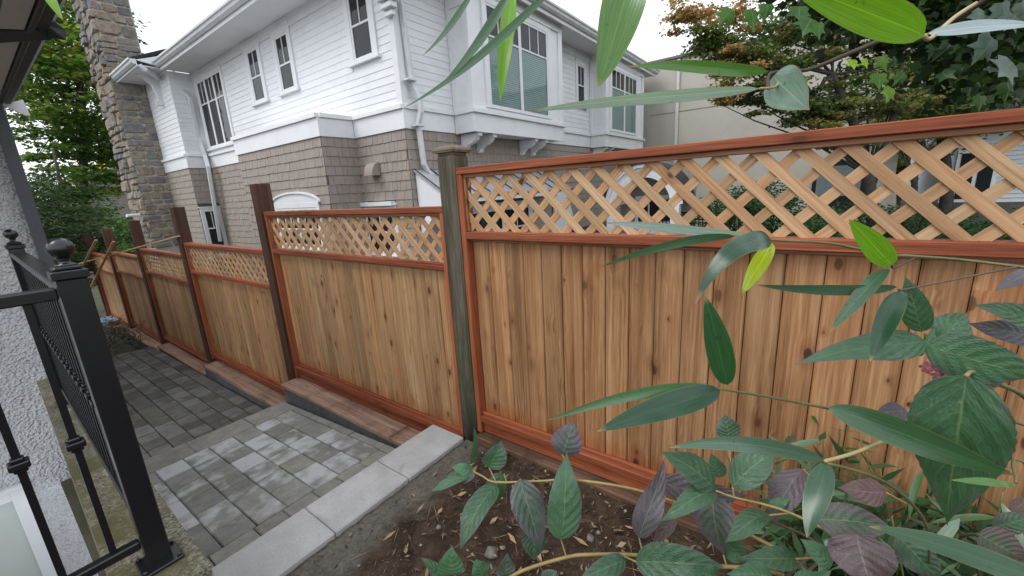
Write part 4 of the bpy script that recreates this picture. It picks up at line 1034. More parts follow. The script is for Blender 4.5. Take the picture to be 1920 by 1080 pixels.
def stem(root, pts, r, mat, name='stem', r2=None):
    P = [at_d(*p) if not isinstance(p, Vector) else p for p in pts]
    # smooth the path a little
    Q = []
    for i in range(len(P)-1):
        p0, p1, p2, p3 = P[max(i-1, 0)], P[i], P[i+1], P[min(i+2, len(P)-1)]
        for k in range(5):
            t = k/5; Q.append(.5*((2*p1)+(-p0+p2)*t+(2*p0-5*p1+4*p2-p3)*t*t+(-p0+3*p1-3*p2+p3)*t**3))
    Q.append(P[-1]); n = len(Q); r2 = r if r2 is None else r2; r, r2 = (r*1.35, r2*1.35) if r < .002 else (r*.92, r2*.92)
    return MB().tube(Q, [r+(r2-r)*i/(n-1) for i in range(n)], 8).build(name, mat, root, True)

# ------------------------------------------------------------------ bamboo in the foreground
G1, G2, G3, GY, GD = (.028, .090, .034), (.075, .18, .03), (.16, .34, .02), (.38, .48, .02), (.016, .062, .027)
G_SHEEN = (.36, .44, .50)  # blue-white blades: the sky's reflection is put into the base colour
CULM = Vector((.62, .10, -1.66))
def bamboo_cane(root, x, y, top, z0=-1.68, r=.008):
    m = MB(); z = z0; k = 0
    pts = []; rr = []
    while z < top:
        pts += [(x+.0*k, y, z), (x, y, z+.012), (x, y, z+.02)]; rr += [r*.98, r*1.18, r]; z += .22; k += 1
    m.tube(pts, rr, 10); return m.build('cane', STEM_B, root, True)
r1 = empty('bamboo', (.40, .28, -1.68), 'bamboo spray of long green blades hanging across the sky', 'bamboo')
bamboo_cane(r1, .40, .28, .62)
for a in [((892, -26, .44), (791, 106, .40), 15, G1, .75, -.05), ((968, -34, .43), (822, 166, .40), 22, G1, .6, -.06), ((1045, -30, .44), (749, 207, .38), 20, G1, .7, -.05),
          ((960, -30, .47), (938, 190, .47), 33, G3, .1, .02), ((1205, -95, .30), (1121, 165, .30), 92, G2, .15, .04)]:
    leaf(r1, 'b', a[0], a[1], a[2], a[3], a[4], a[5])
leaf(r1, 'b', (1440, 134, .42), (1178, 125, .40), 31, G2, .2, .05); leaf(r1, 'b', (1425, 166, .40), (992, 208, .36), 30, G_SHEEN, -.55, .03, .2, sweep=11)
leaf(r1, 'o', (1450, 142, .42), (1518, 206, .39), 92, (.17, .25, .21), .2, .08, .15, .04); leaf(r1, 'b', (1733, 66, .33), (1470, -36, .30), 112, G3, .1, .03)
leaf(r1, 'b', (1740, 63, .34), (1945, 47, .32), 29, G_SHEEN, -.5, .06)
stem(r1, [(1440, 166, .41), (1447, 137, .42), (1514, 131, .41), (1600, 97, .40), (1680, 64, .39), (1847, 0, .38), Vector((.40, .28, .34))], .0012, TWIG, 'stem', .002)
stem(r1, [(1733, 66, .33), (1745, 72, .335), (1790, 32, .36), (1830, 6, .38)], .0012, STEM_P)
stem(r1, [(1425, 166, .40), (1455, 162, .41), (1462, 140, .42)], .0009, STEM_P)
stem(r1, [(1205, -95, .30), (1080, -110, .40), (960, -60, .44), (892, -26, .44)], .0012, TWIG); stem(r1, [(1205, -95, .30), (1500, -160, .36), Vector((.40, .28, .45))], .0014, TWIG)
leaf(r1, 'b', (75, -40, .6), (118, 38, .6), 26, G3, .2, .05)
stem(r1, [(75, -40, .6), (400, -120, .55), (892, -80, .46), (960, -60, .44)], .0012, TWIG)
r2 = empty('bamboo', (.56, .42, -1.68), 'bamboo branch with dark glossy blades in front of the middle fence rail', 'bamboo')
bamboo_cane(r2, .56, .42, .25)
leaf(r2, 'b', (1398, 440, .56), (1133, 418, .54), 22, (.36, .44, .50), -.5, .03, .2, sweep=5); leaf(r2, 'b', (1378, 443, .56), (1122, 502, .52), 20, (.07, .14, .08), -.5, .03, .25, sweep=17)  # first blade: pale sky sheen painted into its colour
leaf(r2, 'b', (1442, 443, .56), (1318, 510, .49), 54, GD, .35, .10, .3, .04, .5); leaf(r2, 'b', (1448, 456, .57), (1391, 551, .56), 40, GY, .1, .02)
leaf(r2, 'b', (1672, 497, .56), (1592, 412, .52), 62, G3, .1, .03); leaf(r2, 'b', (1665, 503, .56), (1556, 622, .52), 40, (.06, .12, .07), .2, .06)
leaf(r2, 'b', (1682, 538, .57), (1415, 534, .52), 27, (.06, .115, .08), -.5, .04, .3); leaf(r2, 'b', (1690, 545, .57), (1631, 678, .52), 58, GD, .15, .05)
stem(r2, [(1398, 440, .56), (1447, 450, .565), (1560, 457, .57), (1660, 478, .575), (1720, 481, .58), (1910, 500, .60), Vector((.56, .42, -.13))], .0011, STEM_B, 'stem', .0018)
stem(r2, [(1672, 497, .56), (1678, 502, .57), (1720, 481, .58)], .0009, TWIG); stem(r2, [(1685, 543, .57), (1700, 542, .575), (1800, 522, .59), (1910, 500, .60)], .0011, TWIG)
r3 = empty('bamboo', (.50, .55, -1.68), 'bamboo branch with broad dark blades before the fence boards and lower shrub', 'bamboo')
bamboo_cane(r3, .50, .55, -.30)
leaf(r3, 'b', (1364, 722, .60), (1322, 555, .56), 60, G1, .1, .05); leaf(r3, 'b', (1347, 728, .60), (1021, 790, .55), 25, (.10, .19, .10), -.4, .04, .25, sweep=24); leaf(r3, 'b', (1350, 731, .60), (1120, 809, .53), 62, GD, .15, .05, .22)
leaf(r3, 'b', (1553, 764, .60), (1905, 892, .50), 62, (.045, .11, .05), .3, .06, sweep=6); leaf(r3, 'b', (1545, 863, .58), (1253, 840, .54), 36, (.085, .155, .11), -.3, .04, sweep=22)
leaf(r3, 'b', (1550, 868, .58), (1513, 1008, .54), 64, (.035, .095, .05), .1, .06); leaf(r3, 'b', (1965, 1092, .46), (1628, 987, .52), 56, (.03, .085, .035), .35, .06); leaf(r3, 'b', (1905, 912, .50), (1784, 900, .50), 24, G2, .5, .04)
stem(r3, [(1347, 729, .60), (1368, 732, .60), (1440, 744, .605), (1556, 766, .61), (1700, 790, .62), (1930, 800, .64), Vector((.50, .55, -.45))], .0013, STEM_B, 'stem', .002)
stem(r3, [(1545, 865, .58), (1600, 850, .585), (1655, 828, .60), (1740, 800, .62)], .0019, STEM_P); stem(r3, [(1550, 868, .58), (1640, 895, .60), (1700, 935, .64), (1738, 990, .70), at_d(1742, 1060, .9)], .0018, STEM_B)
stem(r3, [(1905, 905, .50), (1960, 900, .52), Vector((.50, .55, -.62))], .0012, STEM_B); stem(r3, [(1965, 1092, .46), (2000, 1060, .5), Vector((.50, .55, -.85))], .0012, STEM_B)

# ------------------------------------------------------------------ hydrangeas
h1 = empty('hydrangea', (-.35, .72, -1.66), 'hydrangea shrub with purple-edged serrated leaves over the mulch beside the coping', 'hydrangea')
H = [  # base, tip, width px, (purple, bright, red), roll, bend
 ((884, 870, 1.36), (888, 800, 1.34), 14, (.1, .6, 0), .6, .05), ((917, 877, 1.34), (940, 826, 1.33), 46, (.35, .6, 0), .1, .05),
 ((886, 882, 1.36), (846, 876, 1.34), 26, (.0, 1.0, 0), .1, .08), ((886, 884, 1.36), (808, 922, 1.30), 20, (.15, .65, 0), .5, .1), ((890, 884, 1.36), (868, 908, 1.33), 14, (.6, .5, 0), .2, .05),
 ((886, 884, 1.36), (834, 892, 1.38), 24, (.5, .6, 0), .1, .05),
 ((945, 888, 1.36), (899, 962, 1.40), 40, (.05, .35, 0), .2, .05), ((930, 908, 1.33), (862, 1034, 1.20), 46, (.25, .4, 0), .35, .1),
 ((975, 898, 1.30), (1014, 1036, 1.26), 62, (.55, .35, 0), .1, .05), ((1052, 1012, 1.22), (1063, 846, 1.26), 68, (.28, .7, 0), .05, .04), ((1000, 985, 1.3), (1002, 1050, 1.3), 45, (.3, .3, 0), .1, .03),
 ((1054, 852, 1.30), (1076, 790, 1.30), 60, (.72, .5, 0), .1, .05), ((1198, 1008, 1.16), (1246, 858, 1.18), 52, (.78, .5, .15), .25, .06),
 ((1228, 900, 1.24), (1402, 929, 1.2), 52, (.85, .4, .2), .3, .05), ((1340, 917, 1.10), (1238, 846, 1.08), 58, (.15, .4, 0), .2, .06), ((1342, 924, 1.10), (1235, 979, 1.04), 50, (.12, .5, 0), .25, .1),
 ((1374, 914, 1.10), (1452, 845, 1.10), 72, (.25, .5, 0), .1, .06), ((1366, 822, 1.16), (1360, 778, 1.16), 48, (.35, .5, 0), .1, .05), ((1352, 895, 1.2), (1333, 850, 1.2), 32, (.2, .6, 0), .1, .05),
 ((1334, 928, 1.16), (1358, 1042, 1.12), 80, (.62, .4, .25), .15, .06), ((1268, 972, 1.2), (1222, 1034, 1.18), 30, (.8, .5, .8), .2, .05), ((1442, 966, 1.08), (1358, 1018, 1.04), 52, (.1, .4, 0), .35, .1),
 ((1358, 1010, 1.15), (1402, 1054, 1.12), 40, (.15, .7, .2), .1, .05), ((1192, 1053, 1.06), (1358, 1062, 1.0), 84, (.22, .4, 0), .25, .06), ((1492, 1048, 1.04), (1384, 1046, 1.0), 52, (.2, .4, 0), .3, .06),
 ((1450, 1086, .98), (1362, 1076, .96), 54, (.1, .6, 0), .1, .06), ((1345, 1084, .98), (1302, 1064, .96), 44, (.2, .7, 0), .1, .05), ((1506, 880, 1.14), (1444, 976, 1.12), 66, (.85, .5, .3), .2, .05),
 ((1662, 924, .96), (1570, 914, .98), 54, (.9, .4, .9), .2, .06), ((1530, 974, 1.0), (1676, 992, .94), 72, (.55, .4, .3), .2, .07), ((1606, 1000, .90), (1632, 1104, .86), 135, (.85, .35, .5), .15, .06), ((1682, 1002, .92), (1764, 1086, .88), 64, (.35, .4, .2), .3, .05),
 ((843, 1078, 1.18), (848, 1022, 1.16), 50, (.15, .9, 0), .1, .05), ((905, 1084, 1.16), (892, 1048, 1.14), 42, (.05, .8, 0), .1, .05), ((946, 1086, 1.16), (952, 1036, 1.14), 36, (.55, .5, 0), .1, .05), ((830, 1088, 1.18), (788, 1046, 1.18), 26, (.0, .5, 0), .3, .05),
 ((1172, 1048, 1.1), (1080, 1092, 1.04), 46, (.3, .4, 0), .25, .05), ((1020, 1092, 1.1), (1044, 1070, 1.1), 40, (.4, .4, 0), .1, .05), ((1490, 1096, .95), (1560, 1068, .92), 50, (.0, .8, 0), .2, .05), ((1440, 948, 1.1), (1480, 934, 1.1), 24, (.0, .9, .1), .2, .05),
 ((1560, 1060, 1.0), (1500, 1010, 1.0), 40, (.1, .8, .2), .2, .05)]
for b, t, w, c, ro, be in H: leaf(h1, 'h', b, t, w, c, ro+random.uniform(-.25, .25), be*random.uniform(.7, 2.0), random.uniform(.05, .35), random.uniform(.03, .09), sweep=random.uniform(-.06, .06)*abs(t[0]-b[0]), acu=random.uniform(.85, 1.25))
S = .0038
stem(h1, [(886, 883, 1.36), (905, 893, 1.35), (930, 904, 1.33), (1012, 902, 1.30), (1076, 900, 1.27), (1187, 917, 1.24), (1300, 955, 1.22), (1420, 1010, 1.20), (1500, 1060, 1.2), at_z(1540, 1120, -1.66)], .0028, STEM_H, 'stem', .006)
stem(h1, [(940, 1092, 1.14), (985, 1068, 1.13), (1062, 1045, 1.12), (1110, 1040, 1.11), (1207, 1042, 1.10), (1330, 1060, 1.1), (1460, 1076, 1.12), at_z(1560, 1130, -1.66)], .005, STEM_H, 'stem', .006)
stem(h1, [(1342, 920, 1.10), (1375, 932, 1.10), (1430, 945, 1.09), (1482, 962, 1.08), (1560, 1000, 1.06), (1620, 1040, 1.06), at_z(1640, 1110, -1.66)], .0025, STEM_H, 'stem', .005)
stem(h1, [(1440, 975, 1.16), (1520, 1010, 1.15), (1540, 1045, 1.14), (1490, 1090, 1.13)], .0045, TWIG); stem(h1, [(1536, 1030, 1.14), (1475, 1080, 1.08), at_z(1440, 1130, -1.66)], .005, TWIG)
stem(h1, [(1600, 965, 1.1), (1690, 1000, 1.1), (1800, 1040, 1.1), at_z(1850, 1100, -1.66)], .005, TWIG)
for p, q in (((917, 877, 1.34), (930, 903, 1.33)), ((930, 908, 1.33), (932, 904, 1.33)), ((1052, 1012, 1.22), (1062, 1045, 1.12)), ((1054, 852, 1.30), (1077, 898, 1.27)), ((1198, 1008, 1.16), (1206, 1040, 1.10)), ((1374, 914, 1.10), (1376, 932, 1.10)), ((1442, 966, 1.08), (1482, 962, 1.08)), ((1492, 1048, 1.04), (1536, 1045, 1.12)), ((1192, 1053, 1.06), (1170, 1043, 1.10)), ((1356, 1040, 1.12), (1364, 1066, 1.1)), ((1662, 924, .96), (1700, 945, 1.0)), ((1366, 822, 1.16), (1376, 932, 1.12)), ((1506, 880, 1.14), (1530, 905, 1.12)), ((975, 898, 1.30), (978, 903, 1.30)), ((945, 888, 1.36), (950, 904, 1.33))):
    stem(h1, [p, q], .0017, STEM_H, 'petiole')
h2 = empty('hydrangea', (.25, .62, -1.66), 'hydrangea shrub with big veined green leaves and a few pink florets', 'hydrangea')
H2 = [((1812, 704, .52), (1776, 985, .60), 205, (.22, .55, 0), .1, .06), ((1736, 640, .60), (1490, 684, .56), 68, (.3, .75, 0), .35, .07), ((1736, 648, .60), (1950, 706, .54), 92, (.28, .75, 0), .3, .06), ((1728, 622, .60), (1697, 518, .58), 62, (.05, .55, 0), .1, .06),
      ((1762, 637, .62), (1812, 586, .62), 82, (.3, .75, 0), .15, .05), ((1970, 612, .56), (1826, 572, .54), 46, (.25, .6, 0), .3, .06), ((1960, 640, .58), (1815, 606, .58), 46, (.85, .6, 0), .3, .05), ((1735, 655, .62), (1640, 640, .60), 40, (.15, .7, 0), .4, .05),
      ((1700, 770, .66), (1640, 775, .66), 40, (.8, .5, .1), .2, .05), ((1790, 700, .62), (1880, 720, .62), 50, (.3, .3, 0), .2, .05), ((1960, 500, .62), (1865, 545, .62), 40, (.85, .5, .1), .4, .05),
      ((1835, 1002, .74), (1925, 1050, .72), 66, (.62, .5, .6), .2, .05), ((1862, 988, .76), (1945, 966, .74), 54, (.4, .4, .4), .25, .05), ((1900, 960, .8), (1930, 930, .8), 40, (.8, .4, 1.0), .2, .05), ((1735, 650, .60), (1752, 615, .60), 16, (.0, 1.0, 0), .2, .05), ((1880, 1062, .74), (1945, 1075, .72), 50, (.8, .4, .8), .2, .05)]
for i, (b, t, w, c, ro, be) in enumerate(H2): leaf(h2, 'h', b, t, w, c, ro, be, random.uniform(.05, .3), random.uniform(.03, .07), acu=1.4 if i == 0 else random.uniform(.85, 1.2))
stem(h2, [(1735, 625, .60), (1737, 645, .605), (1746, 668, .62), (1800, 690, .63), (1860, 715, .64), (1930, 752, .66), (2000, 850, .75), at_z(1960, 1250, -1.66)], .002, STEM_B, 'stem', .005)
stem(h2, [(1812, 704, .52), (1822, 697, .56), (1840, 705, .63)], .0018, STEM_H, 'petiole'); stem(h2, [(1960, 620, .57), (2020, 680, .6), (2030, 800, .7)], .0022, STEM_H)
stem(h2, [(1835, 1002, .74), (1800, 1010, .8), (1830, 1060, .9), at_z(1850, 1130, -1.66)], .003, TWIG)
PINK = m_plain('pink_floret', (.50, .16, .20), .6, .15)
def florets():
    m = MB()
    for k, (px, py) in enumerate([(1733, 688), (1742, 684), (1738, 694), (1758, 690), (1766, 693), (1762, 700), (1754, 704), (1760, 708), (1747, 690), (1770, 698)]):
        c = at_d(px, py, .66+.01*(k % 3))
        for q in range(4):
            a = q*pi/2+k; d = Vector((cos(a), .2*sin(k), sin(a)))*.0042; s = Vector((-sin(a), .3, cos(a)))*.0034
            m.add([c, c+d+s, c+d*1.9, c+d-s], [(0, 1, 2, 3)])
    m.build('flower_head', PINK, h2)
    stem(h2, [(1752, 700, .67), (1790, 702, .66), (1840, 705, .64)], .001, STEM_H)
florets()

# ------------------------------------------------------------------ dwarf bamboo clump, bottom right
def small_leaf_mesh(L, W, mat, seed):
    V = []; UV = []; F = []; rows, cs = 6, (-1, 0, 1)
    for i in range(rows+1):
        tt = i/rows; p = max(prof('b', tt), .02); 
        for j in cs: V.append((L*tt, W/2*p*j, -.25*L*tt*tt + .15*W*abs(j)*p)); UV.append((tt, (j+1)/2))
    for i in range(rows):
        for k in range(2): F.append((i*3+k, i*3+k+1, i*3+k+4, i*3+k+3))
    return mk_mesh('leaf', V, F, mat, True, UV)
def clump(name, label, spots, nst, hgt, L, W, cols, seed, matl=BAM, cat='bamboo'):
    random.seed(seed); c = spots[0]; r = empty(name, c, label, cat); ms = [small_leaf_mesh(L*k, W*k, matl, 0) for k in (.75, 1, 1.2)]
    for s in range(nst):
        p = Vector(random.choice(spots)) + Vector((random.uniform(-.10, .10), random.uniform(-.10, .10), 0)); a = random.uniform(0, 2*pi); h = hgt*random.uniform(.6, 1.15); ln = random.uniform(.1, .45)
        top = p + Vector((cos(a)*ln*h, sin(a)*ln*h, h)); q = (p+top)/2 + Vector((0, 0, h*.08))
        stem(r, [p, q, top], .0016, STEM_B, 'cane')
        for k in range(random.randint(4, 5)):
            t = random.uniform(.35, 1.0); o = p.lerp(top, t); az = random.uniform(0, 2*pi)
            lf = link_mesh('leaf', random.choice(ms), o, r); lf.rotation_euler = (random.uniform(-.5, .5), random.uniform(-.2, .9), az); cc = random.choice(cols); b = random.uniform(.7, 1.3); lf.color = (*[x*b for x in cc], 1)
    return r
sp = [Vector((x, y, -1.66)) for x, y in ((.02, 1.66), (.12, 1.62), (.20, 1.68), (.28, 1.60), (.36, 1.66), (.44, 1.58), (.52, 1.64), (.60, 1.56), (.30, 1.50), (.45, 1.46))]
clump('dwarf_bamboo', 'low clump of dwarf bamboo leaves at the foot of the fence', sp, 66, .66, .16, .027, [(.07, .15, .06), (.10, .19, .08), (.14, .21, .14), (.05, .11, .045)], 3)
def clump_mass():
    r = [o for o in COL.objects if o.name.startswith('dwarf_bamboo')][0]; random.seed(9)
    cs = [Vector((random.uniform(.0, .75), random.uniform(1.46, 1.76), -1.62+random.random()**.8*.62)) for _ in range(90)]
    V, c = leaf_cloud(cs, [.10]*90, 16, .13, [(.06, .13, .05), (.09, .17, .07), (.13, .20, .12), (.04, .09, .035)], .8, 71, .9, .6, 6.0); o = cloud_obj('leaf_mass', V, c, LEAFM, r); o['kind'] = 'stuff'

# ------------------------------------------------------------------ trees and shrubs
def leaf_cloud(centers, radii, n_per, size, pal, flat=.35, seed=0, droop=.4, sd=.5, elong=1.6, pts_only=False):
    g = np.random.default_rng(seed); C = np.asarray(centers, float); R = np.asarray(radii, float); K = len(C); N = K*n_per
    idx = np.repeat(np.arange(K), n_per)
    off = g.normal(0, sd, (N, 3)); off[:, 2] *= flat; P = C[idx] + off*R[idx][:, None]
    az = g.uniform(0, 2*pi, N); dn = g.uniform(-droop, droop*.5, N)-.15
    d = np.stack([np.cos(az)*np.cos(dn), np.sin(az)*np.cos(dn), np.sin(dn)], 1); t = g.normal(0, 1, (N, 3)); t[:, 2] *= .4
    s = np.cross(d, np.cross(t, d)); s /= np.linalg.norm(s, axis=1)[:, None]+1e-9; nn = np.cross(d, s)
    L = size*g.uniform(.6, 1.3, N)[:, None]; W = L/elong
    V = np.stack([P, P+d*L*.5+s*W*.5+nn*W*.12, P+d*L, P+d*L*.5-s*W*.5+nn*W*.12], 1).reshape(-1, 3)
    pa = np.asarray(pal, float); ci = g.integers(0, len(pa), K)
    mixk = g.random(N) < .3; cidx = np.where(mixk, g.integers(0, len(pa), N), ci[idx])
    c = pa[cidx]*g.uniform(.7, 1.3, (N, 1)); c = np.concatenate([c, np.ones((N, 1))], 1); colr = np.repeat(c, 4, 0)
    return V, colr
def cloud_obj(name, V, colr, mat, parent):
    n = len(V)//4; me = bpy.data.meshes.new(name); lo = V.min(0); hi = V.max(0); o0 = Vector(((lo[0]+hi[0])/2, (lo[1]+hi[1])/2, lo[2]))
    A = (V-np.array(o0)).astype(np.float32); me.vertices.add(4*n); me.vertices.foreach_set('co', A.ravel()); me.loops.add(4*n); me.loops.foreach_set('vertex_index', np.arange(4*n, dtype=np.int32))
    me.polygons.add(n); me.polygons.foreach_set('loop_start', np.arange(0, 4*n, 4, dtype=np.int32)); me.polygons.foreach_set('loop_total', np.full(n, 4, dtype=np.int32))
    a = me.attributes.new('Col', 'FLOAT_COLOR', 'POINT'); a.data.foreach_set('color', colr.astype(np.float32).ravel()); me.materials.append(mat); me.update(calc_edges=True); me.validate()
    return link_mesh(name, me, o0, parent)
def tree(name, label, cat, base, top, r0, ctr, rad, nclump, nper, size, pal, seed, flat=.35, clr=.7, shell=.55, limbs=9, group=None, elong=1.6, mat=LEAFM, droop=.4, sd=.5):
    random.seed(seed); base, top, ctr = Vector(base), Vector(top), Vector(ctr)
    r = empty(name, base, label, cat, group); m = MB(); pts = []; rr = []
    for i in range(8):
        t = i/7; p = base.lerp(top, t) + Vector((random.uniform(-1, 1), random.uniform(-1, 1), 0))*r0*1.2*(t if i else 0); pts.append(p); rr.append(r0*(1-.72*t))
    m.tube(pts, rr, 10)
    cs = []; rs = []
    for k in range(nclump):
        while True:
            q = Vector((random.uniform(-1, 1), random.uniform(-1, 1), random.uniform(-1, 1)))
            if shell < q.length < 1: break
            if q.length < 1 and random.random() < .25: break
        cs.append(ctr + Vector((q.x*rad[0], q.y*rad[1], q.z*rad[2]))); rs.append(clr*random.uniform(.6, 1.25))
    tr = m.build('trunk', BARK, r, True)
    m = MB()
    for k in range(min(limbs, nclump)):
        e = cs[k*max(1, nclump//limbs) % nclump]; t = random.uniform(.45, .95); a = base.lerp(top, t); b = a.lerp(e, .5) + Vector((0, 0, .06*(e-a).length)); rl = r0*(1-.72*t)*.6
        m.tube([a, a.lerp(b, .5), b, b.lerp(e, .55), e], [rl, rl*.8, rl*.55, rl*.3, rl*.12], 7)
    m.build('limbs', BARK, r, True)
    V, c = leaf_cloud(cs, rs, nper, size, pal, flat, seed, droop, sd, elong); o = cloud_obj('crown', V, c, mat, r)
    return r
# left: tall yellowing tree behind the chimney
PL = [(.06, .13, .03), (.085, .165, .035), (.13, .21, .045), (.20, .26, .05), (.28, .27, .06), (.045, .10, .025), (.07, .14, .03), (.10, .18, .04)]
b = at_d(150, 470, 21); b.z = -2.8; tc = at_d(140, 170, 21)
tree('broadleaf_tree', 'tall yellowing green tree behind the stone chimney and fence', 'tree', b, at_d(150, 60, 21), .25, tc, (5.0, 3.0, 5.6), 300, 105, .24, PL, 11, .20, .95, .2, 26)
b = at_d(245, 400, 30); b.z = -2.8
tree('broadleaf_tree', 'yellow autumn tree beyond the chimney base', 'tree', b, at_d(250, 330, 30), .2, at_d(225, 352, 30), (3.2, 2.5, 1.9), 60, 120, .26, [(.42, .34, .04), (.30, .30, .04), (.5, .42, .08), (.16, .2, .03)], 12, .3, .8, .2, 8)
b = at_d(215, 520, 17); b.z = -2.8
tree('garden_shrub', 'light green leafy shrub behind the far brown posts', 'shrub', b, at_d(215, 470, 17), .06, at_d(220, 450, 17), (1.5, 1.3, 1.3), 60, 110, .13, [(.10, .19, .05), (.15, .25, .08), (.07, .14, .03)], 13, .5, .5, .2, 8)
b = at_d(125, 560, 10); b.z = -2.7
tree('bamboo_shrub', 'dark feathery bamboo shrub at the end of the fence', 'shrub', b, at_d(125, 450, 10), .05, at_d(120, 440, 10), (.95, .9, 1.35), 120, 70, .16, [(.025, .055, .018), (.045, .085, .03), (.09, .13, .06), (.02, .04, .015)], 14, .5, .40, .15, 12, elong=5.5)
b = at_d(80, 320, 16); b.z = -2.8
tree('dark_tree', 'dark leafy tree between the rendered house and the chimney', 'tree', b, at_d(105, 280, 16), .12, at_d(105, 385, 16.5), (1.5, 1.3, 1.3), 50, 90, .16, [(.018, .04, .012), (.03, .06, .015), (.05, .09, .02)], 15, .4, .7, .2, 10)
# brush pile at the end of the path
def brush():
    random.seed(31); c = at_z(205, 625, -2.38); m = MB(); 
    for k in range(150):
        p = c + Vector((random.gauss(0, .7), random.gauss(0, .18), abs(random.gauss(0, .05)))); a = random.uniform(0, 2*pi); L = random.uniform(.1, .45); q = p + Vector((cos(a)*L, sin(a)*L*.6, random.uniform(-.08, .22))); q.z = max(q.z, -2.42)
        m.tube([p, (p+q)/2+Vector((0, 0, .02)), q], [.006, .004, .002], 5)
    o = m.build('brush_pile', TWIG); tag(o, 'heap of brown twigs where the dark path ends', 'brush pile', kind='stuff')
    V, cc = leaf_cloud([c+Vector((random.gauss(0, .7), random.gauss(0, .2), .03)) for _ in range(30)], [.16]*30, 40, .06, [(.04, .06, .025), (.07, .06, .03), (.04, .08, .025)], .5, 5, elong=3); cloud_obj('dry_leaves', V, cc, LEAFM, o)
    t = at_z(196, 600, -2.44); V = []; F = []
    for j in range(5):
        for i in range(7): V.append((t.x-.3+i*.1, t.y-.2+j*.1, t.z+.015*sin(i*1.3+j)+.012*cos(j*2.1)))
    for j in range(4):
        for i in range(6): F.append((j*7+i, j*7+i+1, j*7+i+8, j*7+i+7))
    m = MB().add(V, F); tag(m.build('tarp', m_plain('blue_tarp', (.22, .36, .50), .4), None, True), 'crumpled pale blue tarp scrap by the brush pile', 'tarp')
brush()
# right: small-leaved maples, shrubs
PR = [(.055, .095, .028), (.08, .125, .036), (.12, .16, .05), (.19, .20, .06), (.05, .08, .025), (.24, .17, .07)]
PO_ = [(.38, .20, .10), (.32, .22, .09), (.46, .28, .15), (.15, .16, .05)]
def maple():
    random.seed(41); base = at_d(1640, 380, 9.5); base.z = -2.8; r = empty('maple_tree', base, 'spreading small-leaved maple turning orange at its tips before the beige building', 'tree')
    m = MB(); K = [at_d(1640, 430, 9.5), at_d(1628, 330, 9.5), at_d(1600, 230, 9.4), at_d(1560, 140, 9.3)]; m.tube([base]+K, [.16, .14, .12, .09, .06], 10)
    m.tube([at_d(1632, 350, 9.5), at_d(1665, 260, 9.5), at_d(1690, 150, 9.6), at_d(1700, 40, 9.7)], [.10, .08, .06, .03], 8); m.build('trunk', BARK, r, True)
    # sprays of foliage: where they hang (px, py, depth, radius, count, orange?)
    SPR = [(1290, 30, 9.2, .42, 10, 1), (1330, 80, 9.2, .5, 12, 0), (1370, 30, 9.2, .5, 12, 1), (1400, 110, 9.3, .6, 16, 0), (1395, 95, 9.0, .35, 7, 1), (1460, 60, 9.5, .6, 18, 0), (1450, 150, 9.3, .5, 14, 0), (1480, 110, 9.4, .5, 14, 0), (1340, 190, 9.1, .33, 8, 1), (1400, 180, 9.2, .4, 9, 0),
           (1440, 185, 9.3, .4, 8, 0), (1530, 40, 9.6, .7, 20, 0), (1560, 110, 9.6, .6, 16, 0), (1520, 190, 9.5, .5, 12, 0), (1500, 225, 9.3, .42, 9, 0), (1560, 215, 9.5, .5, 12, 0), (1600, 170, 9.7, .6, 16, 0), (1620, 60, 9.8, .7, 18, 0), (1650, 210, 9.8, .55, 14, 0), (1700, 120, 10, .7, 18, 0), (1740, 210, 10, .6, 14, 0), (1545, 250, 9.2, .4, 7, 0), (1620, 255, 9.4, .4, 7, 0), (1370, 130, 9.1, .35, 6, 1), (1800, 200, 10.2, .7, 14, 0), (1860, 130, 10.4, .8, 14, 0), (1310, 60, 9.2, .4, 7, 0)]
    Vs = []; Cs = []; m = MB()
    for i, (px, py, d, rad, k, o) in enumerate(SPR):
        c = at_d(px, py, d); cs = [c + Vector((random.gauss(0, rad*.55), random.gauss(0, rad*.55), random.gauss(0, rad*.38))) for _ in range(k)]
        V, cc = leaf_cloud(cs, [rad*.6]*k, 120, .085, PO_ if o else PR, .28, 100+i, .5, .5, 1.3); Vs.append(V); Cs.append(cc)
        a = random.choice(K[1:]); m.tube([a, a.lerp(c, .4)+Vector((0, 0, .15)), a.lerp(c, .75), c], [.035, .022, .014, .005], 6)
    m.build('limbs', BARK, r, True); cloud_obj('crown', np.concatenate(Vs), np.concatenate(Cs), LEAFM, r)
maple()
b = at_d(1790, 400, 13); b.z = -2.8
tree('dark_tree', 'large dark green tree standing before the pale clapboard house', 'tree', b, at_d(1770, 60, 13), .2, at_d(1800, 120, 13), (3.6, 2.6, 2.2), 230, 150, .13, PR + [(.14, .12, .03)], 43, .3, .75, .2, 18)
b = at_d(1720, 400, 11.5); b.z = -2.8
tree('dark_tree', 'slim dark tree seen through the lattice beside the maple', 'tree', b, at_d(1735, 200, 11.5), .12, at_d(1730, 230, 12), (1.3, 1.2, .9), 40, 110, .11, PR, 44, .3, .6, .2, 10)
b = at_d(1690, 400, 24); b.z = -2.8
tree('dark_tree', 'broad green tree far behind, filling the gap beside the pale house', 'tree', b, at_d(1690, 250, 24), .2, at_d(1690, 260, 24), (4.2, 3, 3.0), 150, 120, .24, PR, 45, .4, 1.0, .2, 12)
PS = [(.02, .055, .02), (.035, .08, .028), (.06, .11, .035)]
